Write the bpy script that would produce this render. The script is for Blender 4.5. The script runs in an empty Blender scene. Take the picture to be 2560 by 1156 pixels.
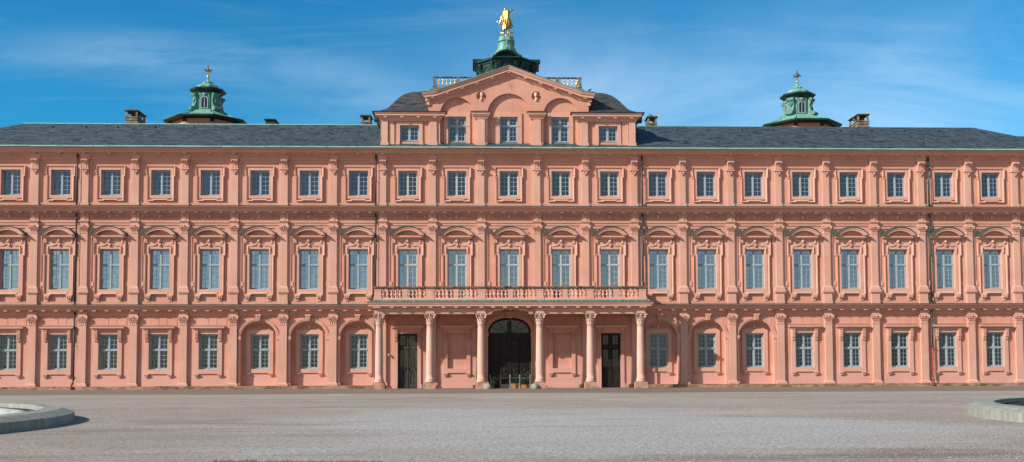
import bpy, bmesh, math, random
from mathutils import Vector, Matrix, noise
random.seed(7)
sc = bpy.context.scene
COL = sc.collection
PI = math.pi
R = math.radians

# ------------------------------------------------------------------ mesh helper
class MB:
    """collects simple shapes; build() links them as ONE mesh object"""
    def __init__(s):
        s.v = []; s.f = []; s.sm = []; s.mi = []
    def add(s, vs, fs, smooth=False, mi=0):
        b = len(s.v); s.v.extend([tuple(p) for p in vs])
        for f in fs:
            s.f.append([b+i for i in f]); s.sm.append(smooth); s.mi.append(mi)
        return s
    def box(s, x0, x1, y0, y1, z0, z1, mi=0):
        vs = [(x0,y0,z0),(x1,y0,z0),(x1,y1,z0),(x0,y1,z0),(x0,y0,z1),(x1,y0,z1),(x1,y1,z1),(x0,y1,z1)]
        return s.add(vs, [(0,1,5,4),(1,2,6,5),(2,3,7,6),(3,0,4,7),(4,5,6,7),(3,2,1,0)], False, mi)
    def taper(s, x0, x1, y0, y1, z0, a0, a1, b0, b1, z1):
        vs = [(x0,y0,z0),(x1,y0,z0),(x1,y1,z0),(x0,y1,z0),(a0,b0,z1),(a1,b0,z1),(a1,b1,z1),(a0,b1,z1)]
        return s.add(vs, [(0,1,5,4),(1,2,6,5),(2,3,7,6),(3,0,4,7),(4,5,6,7),(3,2,1,0)])
    def prism(s, poly, y0, y1, mi=0):            # poly of (x,z), anticlockwise seen from the front
        n = len(poly); vs = [(x,y0,z) for x,z in poly]+[(x,y1,z) for x,z in poly]
        fs = [tuple(range(n)), tuple(range(2*n-1, n-1, -1))]
        fs += [((i+1)%n, i, n+i, n+(i+1)%n) for i in range(n)]
        return s.add(vs, fs, False, mi)
    def prism_yz(s, poly, x0, x1):
        n = len(poly); vs = [(x0,y,z) for y,z in poly]+[(x1,y,z) for y,z in poly]
        fs = [tuple(range(n)), tuple(range(2*n-1, n-1, -1))]
        fs += [((i+1)%n, i, n+i, n+(i+1)%n) for i in range(n)]
        return s.add(vs, fs)
    def band(s, outer, inner, y0, y1, closed=False):   # flat band between two polylines, with thickness
        n = len(outer); vs = []
        for (a, b), (c, d) in zip(outer, inner):
            vs += [(a,y0,b),(c,y0,d),(a,y1,b),(c,y1,d)]
        fs = []
        for i in range(n if closed else n-1):
            p = 4*i; q = 4*((i+1) % n)
            fs += [(p,p+1,q+1,q),(p+2,p,q,q+2),(p+1,p+3,q+3,q+1)]
        if not closed:
            fs += [(0,2,3,1),(4*n-4,4*n-3,4*n-1,4*n-2)]
        return s.add(vs, fs)
    def sweep_plan(s, path, prof, closed=False, cap=True):   # profile (o,z) along a plan path, outward = right of travel
        n = len(path); m = len(prof); vs = []
        for i, (x, y) in enumerate(path):
            def nrm(a, b):
                dx, dy = b[0]-a[0], b[1]-a[1]; l = math.hypot(dx, dy); return (dy/l, -dx/l)
            ns = []
            if i > 0 or closed: ns.append(nrm(path[i-1], path[i]))
            if i < n-1 or closed: ns.append(nrm(path[i], path[(i+1) % n]))
            if len(ns) == 2:
                k = 1+ns[0][0]*ns[1][0]+ns[0][1]*ns[1][1]
                nx, ny = (ns[0][0]+ns[1][0])/k, (ns[0][1]+ns[1][1])/k
            else: nx, ny = ns[0]
            vs += [(x+nx*o, y+ny*o, z) for o, z in prof]
        fs = []
        for i in range(n if closed else n-1):
            p = i*m; q = ((i+1) % n)*m
            for j in range(m):
                k = (j+1) % m
                fs.append((p+j, q+j, q+k, p+k))
        if not closed and cap:
            fs += [tuple(range(m)), tuple(range((n-1)*m+m-1, (n-1)*m-1, -1))]
        return s.add(vs, fs)
    def sweep_xz(s, path, prof, closed=True):     # moulding (o outward, y) round a closed path (x,z), anticlockwise from the front
        n = len(path); m = len(prof); vs = []
        for i, (x, z) in enumerate(path):
            def nrm(a, b):
                dx, dz = b[0]-a[0], b[1]-a[1]; l = math.hypot(dx, dz); return (dz/l, -dx/l)
            ns = []
            if i > 0 or closed: ns.append(nrm(path[i-1], path[i]))
            if i < n-1 or closed: ns.append(nrm(path[i], path[(i+1) % n]))
            if len(ns) == 2:
                k = max(.3, 1+ns[0][0]*ns[1][0]+ns[0][1]*ns[1][1])
                nx, nz = (ns[0][0]+ns[1][0])/k, (ns[0][1]+ns[1][1])/k
            else: nx, nz = ns[0]
            vs += [(x+nx*o, y, z+nz*o) for o, y in prof]
        fs = []
        for i in range(n if closed else n-1):
            p = i*m; q = ((i+1) % n)*m
            for j in range(m-1):
                fs.append((p+j, q+j, q+j+1, p+j+1))
        if not closed:
            fs += [tuple(range(m)), tuple(range((n-1)*m+m-1, (n-1)*m-1, -1))]
        return s.add(vs, fs)
    def lathe(s, cx, cy, prof, n=16, a0=0., smooth=True, sx=1., sy=1., cap=True):
        vs = []; m = len(prof)
        for r, z in prof:
            for k in range(n):
                a = a0+2*PI*k/n
                vs.append((cx+r*sx*math.cos(a), cy+r*sy*math.sin(a), z))
        fs = [(j*n+k, j*n+(k+1) % n, (j+1)*n+(k+1) % n, (j+1)*n+k) for j in range(m-1) for k in range(n)]
        s.add(vs, fs, smooth)
        if cap:
            s.add([vs[k] for k in range(n)], [tuple(range(n-1,-1,-1))])
            s.add([vs[(m-1)*n+k] for k in range(n)], [tuple(range(n))])
        return s
    def tube(s, pts, r, n=6, smooth=True, cap=True):
        pts = [Vector(p) for p in pts]; m = len(pts)
        rs = r if isinstance(r, (list, tuple)) else [r]*m
        up = Vector((0.13,0.21,1)).normalized(); vs = []
        for i, p in enumerate(pts):
            t = (pts[min(i+1,m-1)]-pts[max(i-1,0)])
            if t.length < 1e-9: t = Vector((0,0,1))
            t.normalize()
            a = t.cross(up)
            if a.length < 1e-3: a = t.cross(Vector((1,0,0)))
            a.normalize(); b = t.cross(a); up = -(b if b.dot(up) < 0 else -b) if False else up
            for k in range(n):
                w = 2*PI*k/n
                vs.append(p+(a*math.cos(w)+b*math.sin(w))*rs[i])
        fs = [(j*n+k, j*n+(k+1) % n, (j+1)*n+(k+1) % n, (j+1)*n+k) for j in range(m-1) for k in range(n)]
        if cap: fs += [tuple(range(n-1,-1,-1)), tuple(range((m-1)*n, m*n))]
        return s.add(vs, fs, smooth)
    def ell(s, c, r, n=10, m=6):
        vs = []; 
        for j in range(m+1):
            t = -PI/2+PI*j/m
            for k in range(n):
                a = 2*PI*k/n
                vs.append((c[0]+r[0]*math.cos(t)*math.cos(a), c[1]+r[1]*math.cos(t)*math.sin(a), c[2]+r[2]*math.sin(t)))
        fs = [(j*n+k, j*n+(k+1) % n, (j+1)*n+(k+1) % n, (j+1)*n+k) for j in range(m) for k in range(n)]
        return s.add(vs, fs, True)
    def xform(s, M, i0=0):
        for i in range(i0, len(s.v)): s.v[i] = tuple(M @ Vector(s.v[i]))
        return s
    def build(s, name, mat, parent=None, clean=True):
        me = bpy.data.meshes.new(name)
        me.from_pydata(s.v, [], s.f)
        me.polygons.foreach_set('use_smooth', s.sm)
        mats = mat if isinstance(mat, (list, tuple)) else [mat]
        for m in mats: me.materials.append(m)
        if len(mats) > 1: me.polygons.foreach_set('material_index', s.mi)
        if clean:
            bm = bmesh.new(); bm.from_mesh(me)
            bmesh.ops.remove_doubles(bm, verts=bm.verts, dist=1e-5)
            bmesh.ops.recalc_face_normals(bm, faces=bm.faces)
            bm.to_mesh(me); bm.free()
        me.update()
        o = bpy.data.objects.new(name, me); COL.objects.link(o)
        if parent: o.parent = parent
        return o

def tag(o, label=None, cat=None, group=None, kind=None):
    if label: o['label'] = label
    if cat: o['category'] = cat
    if group: o['group'] = group
    if kind: o['kind'] = kind
    return o
def empty(name, loc=(0,0,0), parent=None):
    o = bpy.data.objects.new(name, None); COL.objects.link(o); o.location = loc; o.empty_display_size = .3
    if parent: o.parent = parent
    return o
def copy_tree(o, parent=None, dx=None):
    c = o.copy(); COL.objects.link(c); c.parent = parent
    if dx is not None: c.location.x = dx
    for ch in [k for k in list(o.children)]: copy_tree(ch, c)
    return c

# ------------------------------------------------------------------ materials
def nt(name):
    m = bpy.data.materials.new(name); m.use_nodes = True
    N = m.node_tree.nodes; L = m.node_tree.links
    return m, N, L, N['Principled BSDF']
def node(N, t, **kw):
    n = N.new(t)
    for k, v in kw.items():
        if k.startswith('i_'): n.inputs[k[2:].replace('_',' ')].default_value = v
        else: setattr(n, k, v)
    return n
def posnode(N, L, scale=(1,1,1)):
    g = N.new('ShaderNodeNewGeometry'); mp = N.new('ShaderNodeMapping')
    L.new(g.outputs['Position'], mp.inputs['Vector']); mp.inputs['Scale'].default_value = scale
    return mp.outputs['Vector']
def noise_n(N, L, vec, scale, detail=4, rough=.6, dist=0.):
    n = N.new('ShaderNodeTexNoise'); L.new(vec, n.inputs['Vector'])
    n.inputs['Scale'].default_value = scale; n.inputs['Detail'].default_value = detail
    n.inputs['Roughness'].default_value = rough; n.inputs['Distortion'].default_value = dist
    return n.outputs['Fac']
def ramp(N, L, fac, stops):
    r = N.new('ShaderNodeValToRGB'); L.new(fac, r.inputs['Fac'])
    e = r.color_ramp.elements
    while len(e) < len(stops): e.new(.5)
    for k, (p, c) in zip(e, stops):
        k.position = p; k.color = (c[0],c[1],c[2],1) if isinstance(c, (tuple, list)) else (c,c,c,1)
    return r.outputs['Color']
def mix(N, L, fac, a, b, mode='MIX'):
    n = N.new('ShaderNodeMix'); n.data_type = 'RGBA'; n.blend_type = mode
    for sock, v in ((n.inputs[0], fac), (n.inputs[6], a), (n.inputs[7], b)):
        if hasattr(v, 'links'): L.new(v, sock)
        elif isinstance(v, (int, float)): sock.default_value = v
        else: sock.default_value = (v[0],v[1],v[2],1)
    return n.outputs[2]
def math_n(N, L, op, a, b=0.):
    n = N.new('ShaderNodeMath'); n.operation = op
    for i, v in enumerate((a, b)):
        if hasattr(v, 'links'): L.new(v, n.inputs[i])
        else: n.inputs[i].default_value = v
    return n.outputs[0]
def bump(N, L, P, h, strength=.3, dist=.02):
    b = N.new('ShaderNodeBump'); b.inputs['Strength'].default_value = strength; b.inputs['Distance'].default_value = dist
    L.new(h, b.inputs['Height']); L.new(b.outputs[0], P.inputs['Normal'])

def m_stucco(name, base, pale=True):
    m, N, L, P = nt(name)
    v = posnode(N, L); P.inputs['Roughness'].default_value = .85; P.inputs['Specular IOR Level'].default_value = .2
    big = noise_n(N, L, v, .35, 5, .65)
    c = mix(N, L, ramp(N, L, big, [(.35,0),(.7,1)]), [base[0]*.90,base[1]*.85,base[2]*.84], [min(1,base[0]*1.05),base[1]*1.12,base[2]*1.16])
    vs = posnode(N, L, (1.4,1.4,9)); fine = noise_n(N, L, vs, 1.6, 5, .7)
    c = mix(N, L, ramp(N, L, fine, [(.3,.0),(.75,.55)]), c, [x*.88 for x in base])
    # rain streaks under the ledges
    vr = posnode(N, L, (5,5,.35)); st = noise_n(N, L, vr, 1.3, 4, .6)
    c = mix(N, L, ramp(N, L, st, [(.53,0),(.74,.6)]), c, (base[0]*.66,base[1]*.72,base[2]*.78))
    if pale:   # salt bleached render near the ground
        s = N.new('ShaderNodeSeparateXYZ'); L.new(v, s.inputs[0])
        lo = ramp(N, L, math_n(N, L, 'ADD', math_n(N, L, 'MULTIPLY', s.outputs[2], .33), math_n(N, L, 'MULTIPLY', noise_n(N, L, v, .55, 4, .6), -1.1)), [(-.0,1),(.16,0)])
        c = mix(N, L, math_n(N, L, 'MULTIPLY', lo, .6), c, (.63,.345,.285))
    L.new(c, P.inputs['Base Color'])
    g = noise_n(N, L, v, 18, 5, .7)
    bump(N, L, P, g, .25, .02)
    return m
def m_noise(name, a, b, scale=2., stretch=(1,1,1), rough=.7, lo=.35, hi=.65, bmp=.2, metal=0., detail=5, spec=.3):
    m, N, L, P = nt(name)
    v = posnode(N, L, stretch); f = noise_n(N, L, v, scale, detail, .65)
    L.new(ramp(N, L, f, [(lo,a),(hi,b)]), P.inputs['Base Color'])
    P.inputs['Roughness'].default_value = rough; P.inputs['Metallic'].default_value = metal
    P.inputs['Specular IOR Level'].default_value = spec
    if bmp: bump(N, L, P, noise_n(N, L, v, scale*6, 4, .6), bmp, .02)
    return m
def m_slate(name, a, b, moss, hx=.34, hz=.115):
    m, N, L, P = nt(name)
    g = N.new('ShaderNodeNewGeometry'); s = N.new('ShaderNodeSeparateXYZ'); L.new(g.outputs['Position'], s.inputs[0])
    cb = N.new('ShaderNodeCombineXYZ')
    L.new(math_n(N, L, 'ADD', s.outputs[0], math_n(N, L, 'MULTIPLY', s.outputs[1], .35)), cb.inputs[0]); L.new(s.outputs[2], cb.inputs[1])
    br = N.new('ShaderNodeTexBrick'); L.new(cb.outputs[0], br.inputs['Vector'])
    br.inputs['Scale'].default_value = 1; br.inputs['Brick Width'].default_value = hx; br.inputs['Row Height'].default_value = hz
    br.inputs['Mortar Size'].default_value = .008; br.inputs['Mortar Smooth'].default_value = .4; br.inputs['Bias'].default_value = -.1
    br.inputs['Color1'].default_value = (*a,1); br.inputs['Color2'].default_value = (*b,1)
    br.inputs['Mortar'].default_value = (a[0]*.35,a[1]*.35,a[2]*.35,1)
    mp = N.new('ShaderNodeMapping'); L.new(g.outputs['Position'], mp.inputs['Vector']); mp.inputs['Scale'].default_value = (.55,.25,6)
    st = noise_n(N, L, mp.outputs[0], 1.5, 6, .8)
    c = mix(N, L, ramp(N, L, st, [(.42,0),(.60,.85)]), br.outputs['Color'], moss)
    mp2 = N.new('ShaderNodeMapping'); L.new(g.outputs['Position'], mp2.inputs['Vector']); mp2.inputs['Scale'].default_value = (1.1,.4,5)
    dk = noise_n(N, L, mp2.outputs[0], 1.1, 4, .7)
    c = mix(N, L, ramp(N, L, dk, [(.53,0),(.62,.9)]), c, (a[0]*.4,a[1]*.4,a[2]*.5))
    mp3 = N.new('ShaderNodeMapping'); L.new(g.outputs['Position'], mp3.inputs['Vector']); mp3.inputs['Scale'].default_value = (1.5,.3,9)
    c = mix(N, L, ramp(N, L, noise_n(N, L, mp3.outputs[0], 1.7, 5, .75), [(.36,.75),(.52,0)]), c, (a[0]*.35,a[1]*.4,a[2]*.5))
    c = mix(N, L, ramp(N, L, noise_n(N, L, mp3.outputs[0], 2.3, 3, .75), [(.58,0),(.72,.6)]), c, (b[0]*1.9,b[1]*1.9,b[2]*1.9))
    L.new(c, P.inputs['Base Color']); P.inputs['Roughness'].default_value = .55; P.inputs['Specular IOR Level'].default_value = .4
    bump(N, L, P, br.outputs['Fac'], .5, -.02)
    return m
def m_glass(name, tint, refl, rough=.02):
    m, N, L, P = nt(name); N.remove(P)
    out = N['Material Output']
    t = N.new('ShaderNodeBsdfTransparent'); t.inputs[0].default_value = (*tint,1)
    g = N.new('ShaderNodeBsdfGlossy'); g.inputs['Roughness'].default_value = rough; g.inputs[0].default_value = (.72,.89,1,1)
    fr = N.new('ShaderNodeFresnel'); fr.inputs[0].default_value = 1.5
    f = math_n(N, L, 'ADD', fr.outputs[0], refl)
    mx = N.new('ShaderNodeMixShader'); L.new(f, mx.inputs[0]); L.new(t.outputs[0], mx.inputs[1]); L.new(g.outputs[0], mx.inputs[2])
    v = posnode(N, L); b = N.new('ShaderNodeBump'); b.inputs['Strength'].default_value = .05; b.inputs['Distance'].default_value = .02
    L.new(noise_n(N, L, v, 2.5, 2, .5), b.inputs['Height']); L.new(b.outputs[0], g.inputs['Normal'])
    L.new(mx.outputs[0], out.inputs[0])
    return m
def m_plain(name, c, rough=.6, metal=0., spec=.4):
    m, N, L, P = nt(name)
    v = posnode(N, L); f = noise_n(N, L, v, 5, 4, .6)
    L.new(ramp(N, L, f, [(.3,[x*.85 for x in c]),(.7,[min(1,x*1.1) for x in c])]), P.inputs['Base Color'])
    P.inputs['Roughness'].default_value = rough; P.inputs['Metallic'].default_value = metal; P.inputs['Specular IOR Level'].default_value = spec
    return m

SALMON = (.61,.30,.215)
M = {}
M['stucco'] = m_stucco('salmon_render', SALMON)
M['trim'] = m_stucco('salmon_trim', (.63,.345,.255), False)
M['column'] = m_stucco('column_render', (.66,.42,.33), True)
M['plinth'] = m_noise('plinth_stone', (.10,.085,.045), (.42,.235,.155), 1.3, (1,1,2.2), .9, .36, .6, .4)
M['pedestal'] = m_noise('pedestal_stone', (.24,.15,.095), (.50,.27,.19), 2.2, (1,1,1), .9, .35, .55, .3)
M['copper'] = m_noise('verdigris_copper', (.055,.16,.13), (.23,.48,.38), 1.1, (5,5,.6), .6, .3, .66, .1)
M['copper_dark'] = m_noise('shaded_dark_patina', (.004,.016,.015), (.016,.055,.048), 1.4, (2,2,1), .55, .35, .72, .1)  # dark patina, with the shade under eaves put into the colour too
M['gutter'] = m_noise('gutter_verdigris', (.20,.47,.40), (.36,.66,.56), .8, (1,1,1), .5, .3, .6, 0)
M['flash'] = m_noise('ledge_copper', (.018,.045,.040), (.055,.125,.105), 1.3, (1,1,1), .6, .35, .65, 0)
M['patina'] = m_noise('hood_patina', (.015,.045,.04), (.05,.13,.11), 1.3, (1,1,1), .6, .35, .65, 0)
M['grime'] = m_noise('grimy_coping', (.045,.035,.03), (.30,.17,.125), 1.6, (1.6,1,1), .9, .38, .66, .2)
M['slate'] = m_slate('roof_slate', (.026,.040,.046), (.055,.073,.079), (.10,.125,.128))
M['slate_old'] = m_slate('old_slate', (.028,.030,.033), (.056,.060,.064), (.10,.098,.088), .42, .14)
M['black'] = m_plain('black_edge', (.018,.017,.016), .6)
M['iron'] = m_plain('painted_iron', (.03,.045,.045), .5)
M['red_iron'] = m_plain('red_cast_iron', (.26,.045,.035), .55)
M['frame'] = m_plain('grey_paint', (.29,.355,.40), .5)
M['frame_cream'] = m_plain('cream_paint', (.40,.43,.42), .5)
M['glass'] = m_glass('old_glass', (.66,.78,.88), .31)
M['glass_upper'] = m_glass('upper_glass', (.45,.6,.7), .09)
M['glass_low'] = m_glass('curtained_glass', (.62,.72,.82), .035)
M['glass_dark'] = m_glass('thin_glass', (.7,.75,.8), .025)
M['blind'] = m_noise('pale_blind', (.26,.38,.46), (.33,.46,.54), .8, (1,1,.6), .9, .3, .7, 0)
M['curtain'] = m_noise('beige_curtain', (.06,.052,.034), (.125,.11,.075), 1.1, (3,1,.3), .9, .3, .7, 0)
M['drape'] = m_noise('grey_curtain', (.085,.105,.13), (.15,.18,.215), 1.1, (3,1,.3), .9, .3, .7, 0)
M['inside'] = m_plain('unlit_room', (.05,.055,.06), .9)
M['oak'] = m_noise('dark_oak', (.010,.007,.006), (.028,.019,.015), 2.5, (4,4,.6), .6, .35, .65, .2)
M['oak_grey'] = m_noise('weathered_door', (.022,.022,.018), (.07,.068,.055), 2.2, (4,4,.5), .65, .35, .68, .2)
M['gold'] = m_noise('gilding', (.50,.29,.055), (.86,.60,.18), 5., (1,1,1), .3, .35, .65, .05, 1.)
M['stone'] = m_noise('grey_stone', (.20,.18,.14), (.42,.39,.31), 2.5, (1,1,1), .9, .35, .65, .3)
M['chimney'] = m_noise('chimney_stone', (.085,.075,.06), (.30,.255,.19), 1.8, (1,1,2), .9, .36, .64, .4)
M['chimney_cap'] = m_noise('mossy_cap', (.045,.038,.03), (.12,.10,.06), 2.5, (1,1,1), .95, .36, .64, .4)
M['rail'] = m_noise('weathered_rail', (.07,.075,.08), (.19,.20,.20), 2.5, (1,1,2), .8, .35, .65, .2)

# ------------------------------------------------------------------ plan of the facade
PX = [2.27,6.2,10.2,14.15,18.1,22.06,26.0,29.93,33.92,37.85,41.8,45.76]     # pilaster axes either side of the middle
def pil_x(i): return PX[i-1] if i > 0 else -PX[-i-1]
def bay_x(k):
    if k == 0: return 0.
    s = 1 if k > 0 else -1; k = abs(k)
    return s*(PX[k-1]+PX[k])/2
XE = 46.6      # end of the modelled front
BACK = 11.6
palace = empty('palace', (0,0,0))
tag(palace, 'long three storey salmon pink baroque palace with slate roof and columned portico', 'palace')

def grid_wall(mb, x0, x1, z0, z1, holes, y, depth):
    xs = sorted({x0,x1}|{h[0] for h in holes}|{h[1] for h in holes}); zs = sorted({z0,z1}|{h[2] for h in holes}|{h[3] for h in holes})
    xs = [x for x in xs if x0 <= x <= x1]; zs = [z for z in zs if z0 <= z <= z1]
    for a, b in zip(xs, xs[1:]):
        for c, d in zip(zs, zs[1:]):
            cx, cz = (a+b)/2, (c+d)/2
            if any(h[0] < cx < h[1] and h[2] < cz < h[3] for h in holes): continue
            mb.add([(a,y,c),(b,y,c),(b,y,d),(a,y,d)], [(0,1,2,3)])
    for h in holes:
        if len(h) > 4 and h[4] == 0: continue
        dp = h[4] if len(h) > 4 else depth
        a, b, c, d = h[:4]; Y = y+dp
        mb.add([(a,y,c),(a,y,d),(a,Y,d),(a,Y,c),(b,y,c),(b,y,d),(b,Y,d),(b,Y,c)],
               [(0,1,2,3),(4,7,6,5),(1,5,6,2),(0,3,7,4)])
def arch_pts(cx, spring, r, rise, n=24, pw=2.):
    out = []
    for i in range(n+1):
        t = PI*i/n; c = math.cos(t); s_ = math.sin(t)
        out.append((cx-r*math.copysign(abs(c)**(2/pw), c), spring+rise*abs(s_)**(2/pw)))
    return out
def arch_fill(mb, pts, z1, y, dp, zbot):          # wall above an arched opening, its soffit and jambs
    for (a, za), (b, zb) in zip(pts, pts[1:]):
        mb.add([(a,y,za),(b,y,zb),(b,y,z1),(a,y,z1)], [(0,1,2,3)])
        mb.add([(a,y,za),(b,y,zb),(b,y+dp,zb),(a,y+dp,za)], [(0,3,2,1)])
    for x in (pts[0][0], pts[-1][0]):
        mb.add([(x,y,zbot),(x,y+dp,zbot),(x,y+dp,pts[0][1]),(x,y,pts[0][1])], [(0,1,2,3)])

NICHE = (3,4,5); HOOD = (6,7,8,9,10,11)
OW = .775
AR, ASP, ART = 1.44, 4.02, 5.44       # arch niche half width, springing, top
GR, GSP, GT = 1.75, 4.46, 5.68
mb = MB()
# ground floor
holes = []
for k in range(-11, 12):
    x = bay_x(k); a = abs(k)
    if a in HOOD: holes.append((x-.74, x+.74, 1.58, 4.41, .26))
    if a == 1: holes.append((x-.78, x+.78, 1.58, 4.42, .16))
    if a == 2: holes.append((x-.80, x+.80, -.05, 4.4, .34))
    if a in NICHE: holes.append((x-AR, x+AR, .26, ART+.02, 0))
    if k == 0: holes.append((x-GR, x+GR, -.06, GT+.02, 0))
grid_wall(mb, -XE, XE, -.06, 6.3, holes, 0., .3)
for k in range(-11, 12):
    x = bay_x(k)
    if abs(k) in NICHE:
        arch_fill(mb, arch_pts(x, ASP, AR, ART-ASP), ART+.02, 0., .5, .26)
        mb.add([(x-AR,0,.26),(x+AR,0,.26),(x+AR,.5,.26),(x-AR,.5,.26)], [(0,1,2,3)])
    if k == 0: arch_fill(mb, arch_pts(x, GSP, GR, GT-GSP, 28, 2.25), GT+.02, 0., .55, -.06)
    if abs(k) == 1: mb.add([(x-.78,.16,1.58),(x+.78,.16,1.58),(x+.78,.16,4.42),(x-.78,.16,4.42)], [(0,1,2,3)])
mb.build('wall', M['stucco'], palace)['label'] = 'ground floor front wall'
mb = MB(); grid_wall(mb, -AR, AR, .26, ART+.02, [(-.74,.74,1.6,4.38,.26)], .5, .26)
nb = mb.build('niche_wall', M['stucco'], palace)
for k in range(-11, 12):
    if abs(k) in NICHE:
        if k == -5: nb.location.x = bay_x(k)
        else: copy_tree(nb, palace, bay_x(k))
mb = MB()     # two upper floors
holes = [(bay_x(k)-OW, bay_x(k)+OW, 7.0 if abs(k) < 3 else 7.98, 11.22) for k in range(-11,12)]
holes += [(bay_x(k)-OW, bay_x(k)+OW, 15.55, 17.6) for k in range(-11,12)]
grid_wall(mb, -XE, XE, 6.3, 19.2, holes, 0., .30)
mb.build('wall', M['stucco'], palace)['label'] = 'front wall of the two upper floors'
mb = MB()     # sides and back, closing the building
mb.add([(-XE,0,-.06),(-XE,BACK,-.06),(-XE,BACK,19.2),(-XE,0,19.2)], [(0,1,2,3)])
mb.add([(XE,0,-.06),(XE,BACK,-.06),(XE,BACK,19.2),(XE,0,19.2)], [(0,1,2,3)])
mb.add([(-XE,BACK,-.06),(XE,BACK,-.06),(XE,BACK,19.2),(-XE,BACK,19.2)], [(0,1,2,3)])
mb.build('wall', M['stucco'], palace)['label'] = 'side and garden walls'
mb = MB()     # dark partition and floors added behind the windows; room gloom is in their colour
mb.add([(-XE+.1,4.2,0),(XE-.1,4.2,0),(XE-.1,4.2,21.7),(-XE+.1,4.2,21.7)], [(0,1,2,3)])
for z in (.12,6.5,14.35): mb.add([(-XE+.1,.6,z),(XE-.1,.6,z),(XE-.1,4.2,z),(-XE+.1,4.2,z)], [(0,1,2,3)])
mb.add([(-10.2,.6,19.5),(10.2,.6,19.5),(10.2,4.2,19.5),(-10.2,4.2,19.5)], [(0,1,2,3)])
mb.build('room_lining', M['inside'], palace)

# flat bands running along the upper walls
e = -.06
for nm, bands in (('frieze_band', ((e,18.19,18.42),(e-.05,18.42,18.66),(e-.10,18.66,18.98))),('base_band', ((-.10,14.60,14.94),)),('base_band', ((-.08,6.70,7.02),)),
                  ('frieze_band', ((e,12.9,13.14),(e-.05,13.14,13.34),(e-.10,13.34,13.52),(e,13.52,14.2))),('frieze_band', ((e-.05,5.86,6.04),(e-.09,6.04,6.32)))):
    mb = MB()
    for y_, a, b in bands: mb.box(-XE, XE, y_, 0, a, b)
    mb.build(nm, M['stucco'], palace)
# sunk joints between the ground floor blocks
for k in range(-11, 12):
    if abs(k) in HOOD:
        if k == -11:
            bl = []
            for a, b in ((-1.42,-.02),(.02,.62),(.66,1.42)):
                mb = MB(); mb.box(a, b, -.02, 0, 5.12, 5.66); o = mb.build('wall_block', M['stucco'], palace); o.location.x = bay_x(k); bl.append(o)
        else:
            for o in bl: copy_tree(o, palace, bay_x(k))
# plinth, broken by the portico
for s in (-1, 1):
    mb = MB()
    a, b = sorted((s*10.72, s*XE)); n = int((b-a)/1.55); xs = [a+(b-a)*i/n+(random.uniform(-.3,.3) if 0 < i < n else 0) for i in range(n+1)]
    for p, q in zip(xs, xs[1:]): mb.box(p+.006, q-.006, -.36+random.uniform(-.015,.015), .0, -.05, .26+random.uniform(-.008,.008))
    mb.build('plinth', M['plinth'], palace)

# ------------------------------------------------------------------ cornices
def cornice_prof(z0, z1, d, y=0.):
    h = z1-z0
    return [(y,z0),(y+d*.22,z0),(y+d*.28,z0+h*.16),(y+d*.5,z0+h*.2),(y+d*.5,z0+h*.28),(y+d*.66,z0+h*.28),(y+d*.66,z0+h*.55),(y+d*.69,z0+h*.57),(y+d*.73,z0+h*.66),(y+d*.86,z0+h*.80),(y+d*.97,z0+h*.88),(y+d,z0+h*.92),(y+d,z1),(y,z1)]
def cornice(name, paths, z0, z1, d, mod, fl, label):
    mb = MB()
    for p in paths: mb.sweep_plan(p, cornice_prof(z0, z1, d))
    h = z1-z0
    for x in mod: 
        mb.box(x-.15, x+.15, -d*.63, -d*.3, z0+h*.04, z0+h*.275)
        mb.box(x-.12, x+.12, -d*.56, -d*.3, z0-h*.02, z0+h*.04)
    o = mb.build('cornice', M['trim'], palace); o['label'] = label
    fb = MB()
    for p in paths: fb.sweep_plan(p, [(0,z1+.003),(d+.025,z1+.003),(d+.03,z1+.055),(0,z1+.11)])
    fb.build('flashing', fl, o)
    return o
mods4 = []; mods2 = []
ax = [-x for x in PX[::-1]]+PX
for a, b in zip(ax, ax[1:]):
    n = 5 if b-a > 4.2 else 4
    for j in range(n): mods4.append(a+(b-a)*j/n)
    for j in range(2): mods2.append(a+(b-a)*j/2)
cornice('cornice', [[(-XE,0),(-10.6,0)]], 6.2, 6.68, .80, [x for x in mods4 if x < -11], M['flash'], 'lower cornice left of the portico')
cornice('cornice', [[(10.6,0),(XE,0)]], 6.2, 6.68, .80, [x for x in mods4 if x > 11], M['flash'], 'lower cornice right of the portico')
cornice('cornice', [[(-XE,0),(XE,0)]], 14.08, 14.56, .92, mods4, M['flash'], 'middle cornice over the frieze')
cornice('cornice', [[(-XE,0),(XE,0)]], 18.82, 19.24, .95, mods2, M['black'], 'main cornice under the gutter')
# gutter in lengths, with small gaps
mb = MB(); x = -XE
while x < XE:
    l = random.choice((1.2,2.4,3.6,4.4,5.)); b = min(XE, x+l)
    zz = random.uniform(-.006,.006)
    mb.add([(x+.03,-.95,19.245+zz),(b-.02,-.95,19.245+zz),(b-.02,-1.03,19.29+zz),(x+.03,-1.03,19.29+zz),(x+.03,-1.05,19.37+zz),(b-.02,-1.05,19.37+zz),(b-.02,-.90,19.36+zz),(x+.03,-.90,19.36+zz)],
           [(0,1,2,3),(3,2,5,4),(4,5,6,7),(0,3,4,7),(1,6,5,2)])
    x = b
mb.build('gutter', M['gutter'], palace)

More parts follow.
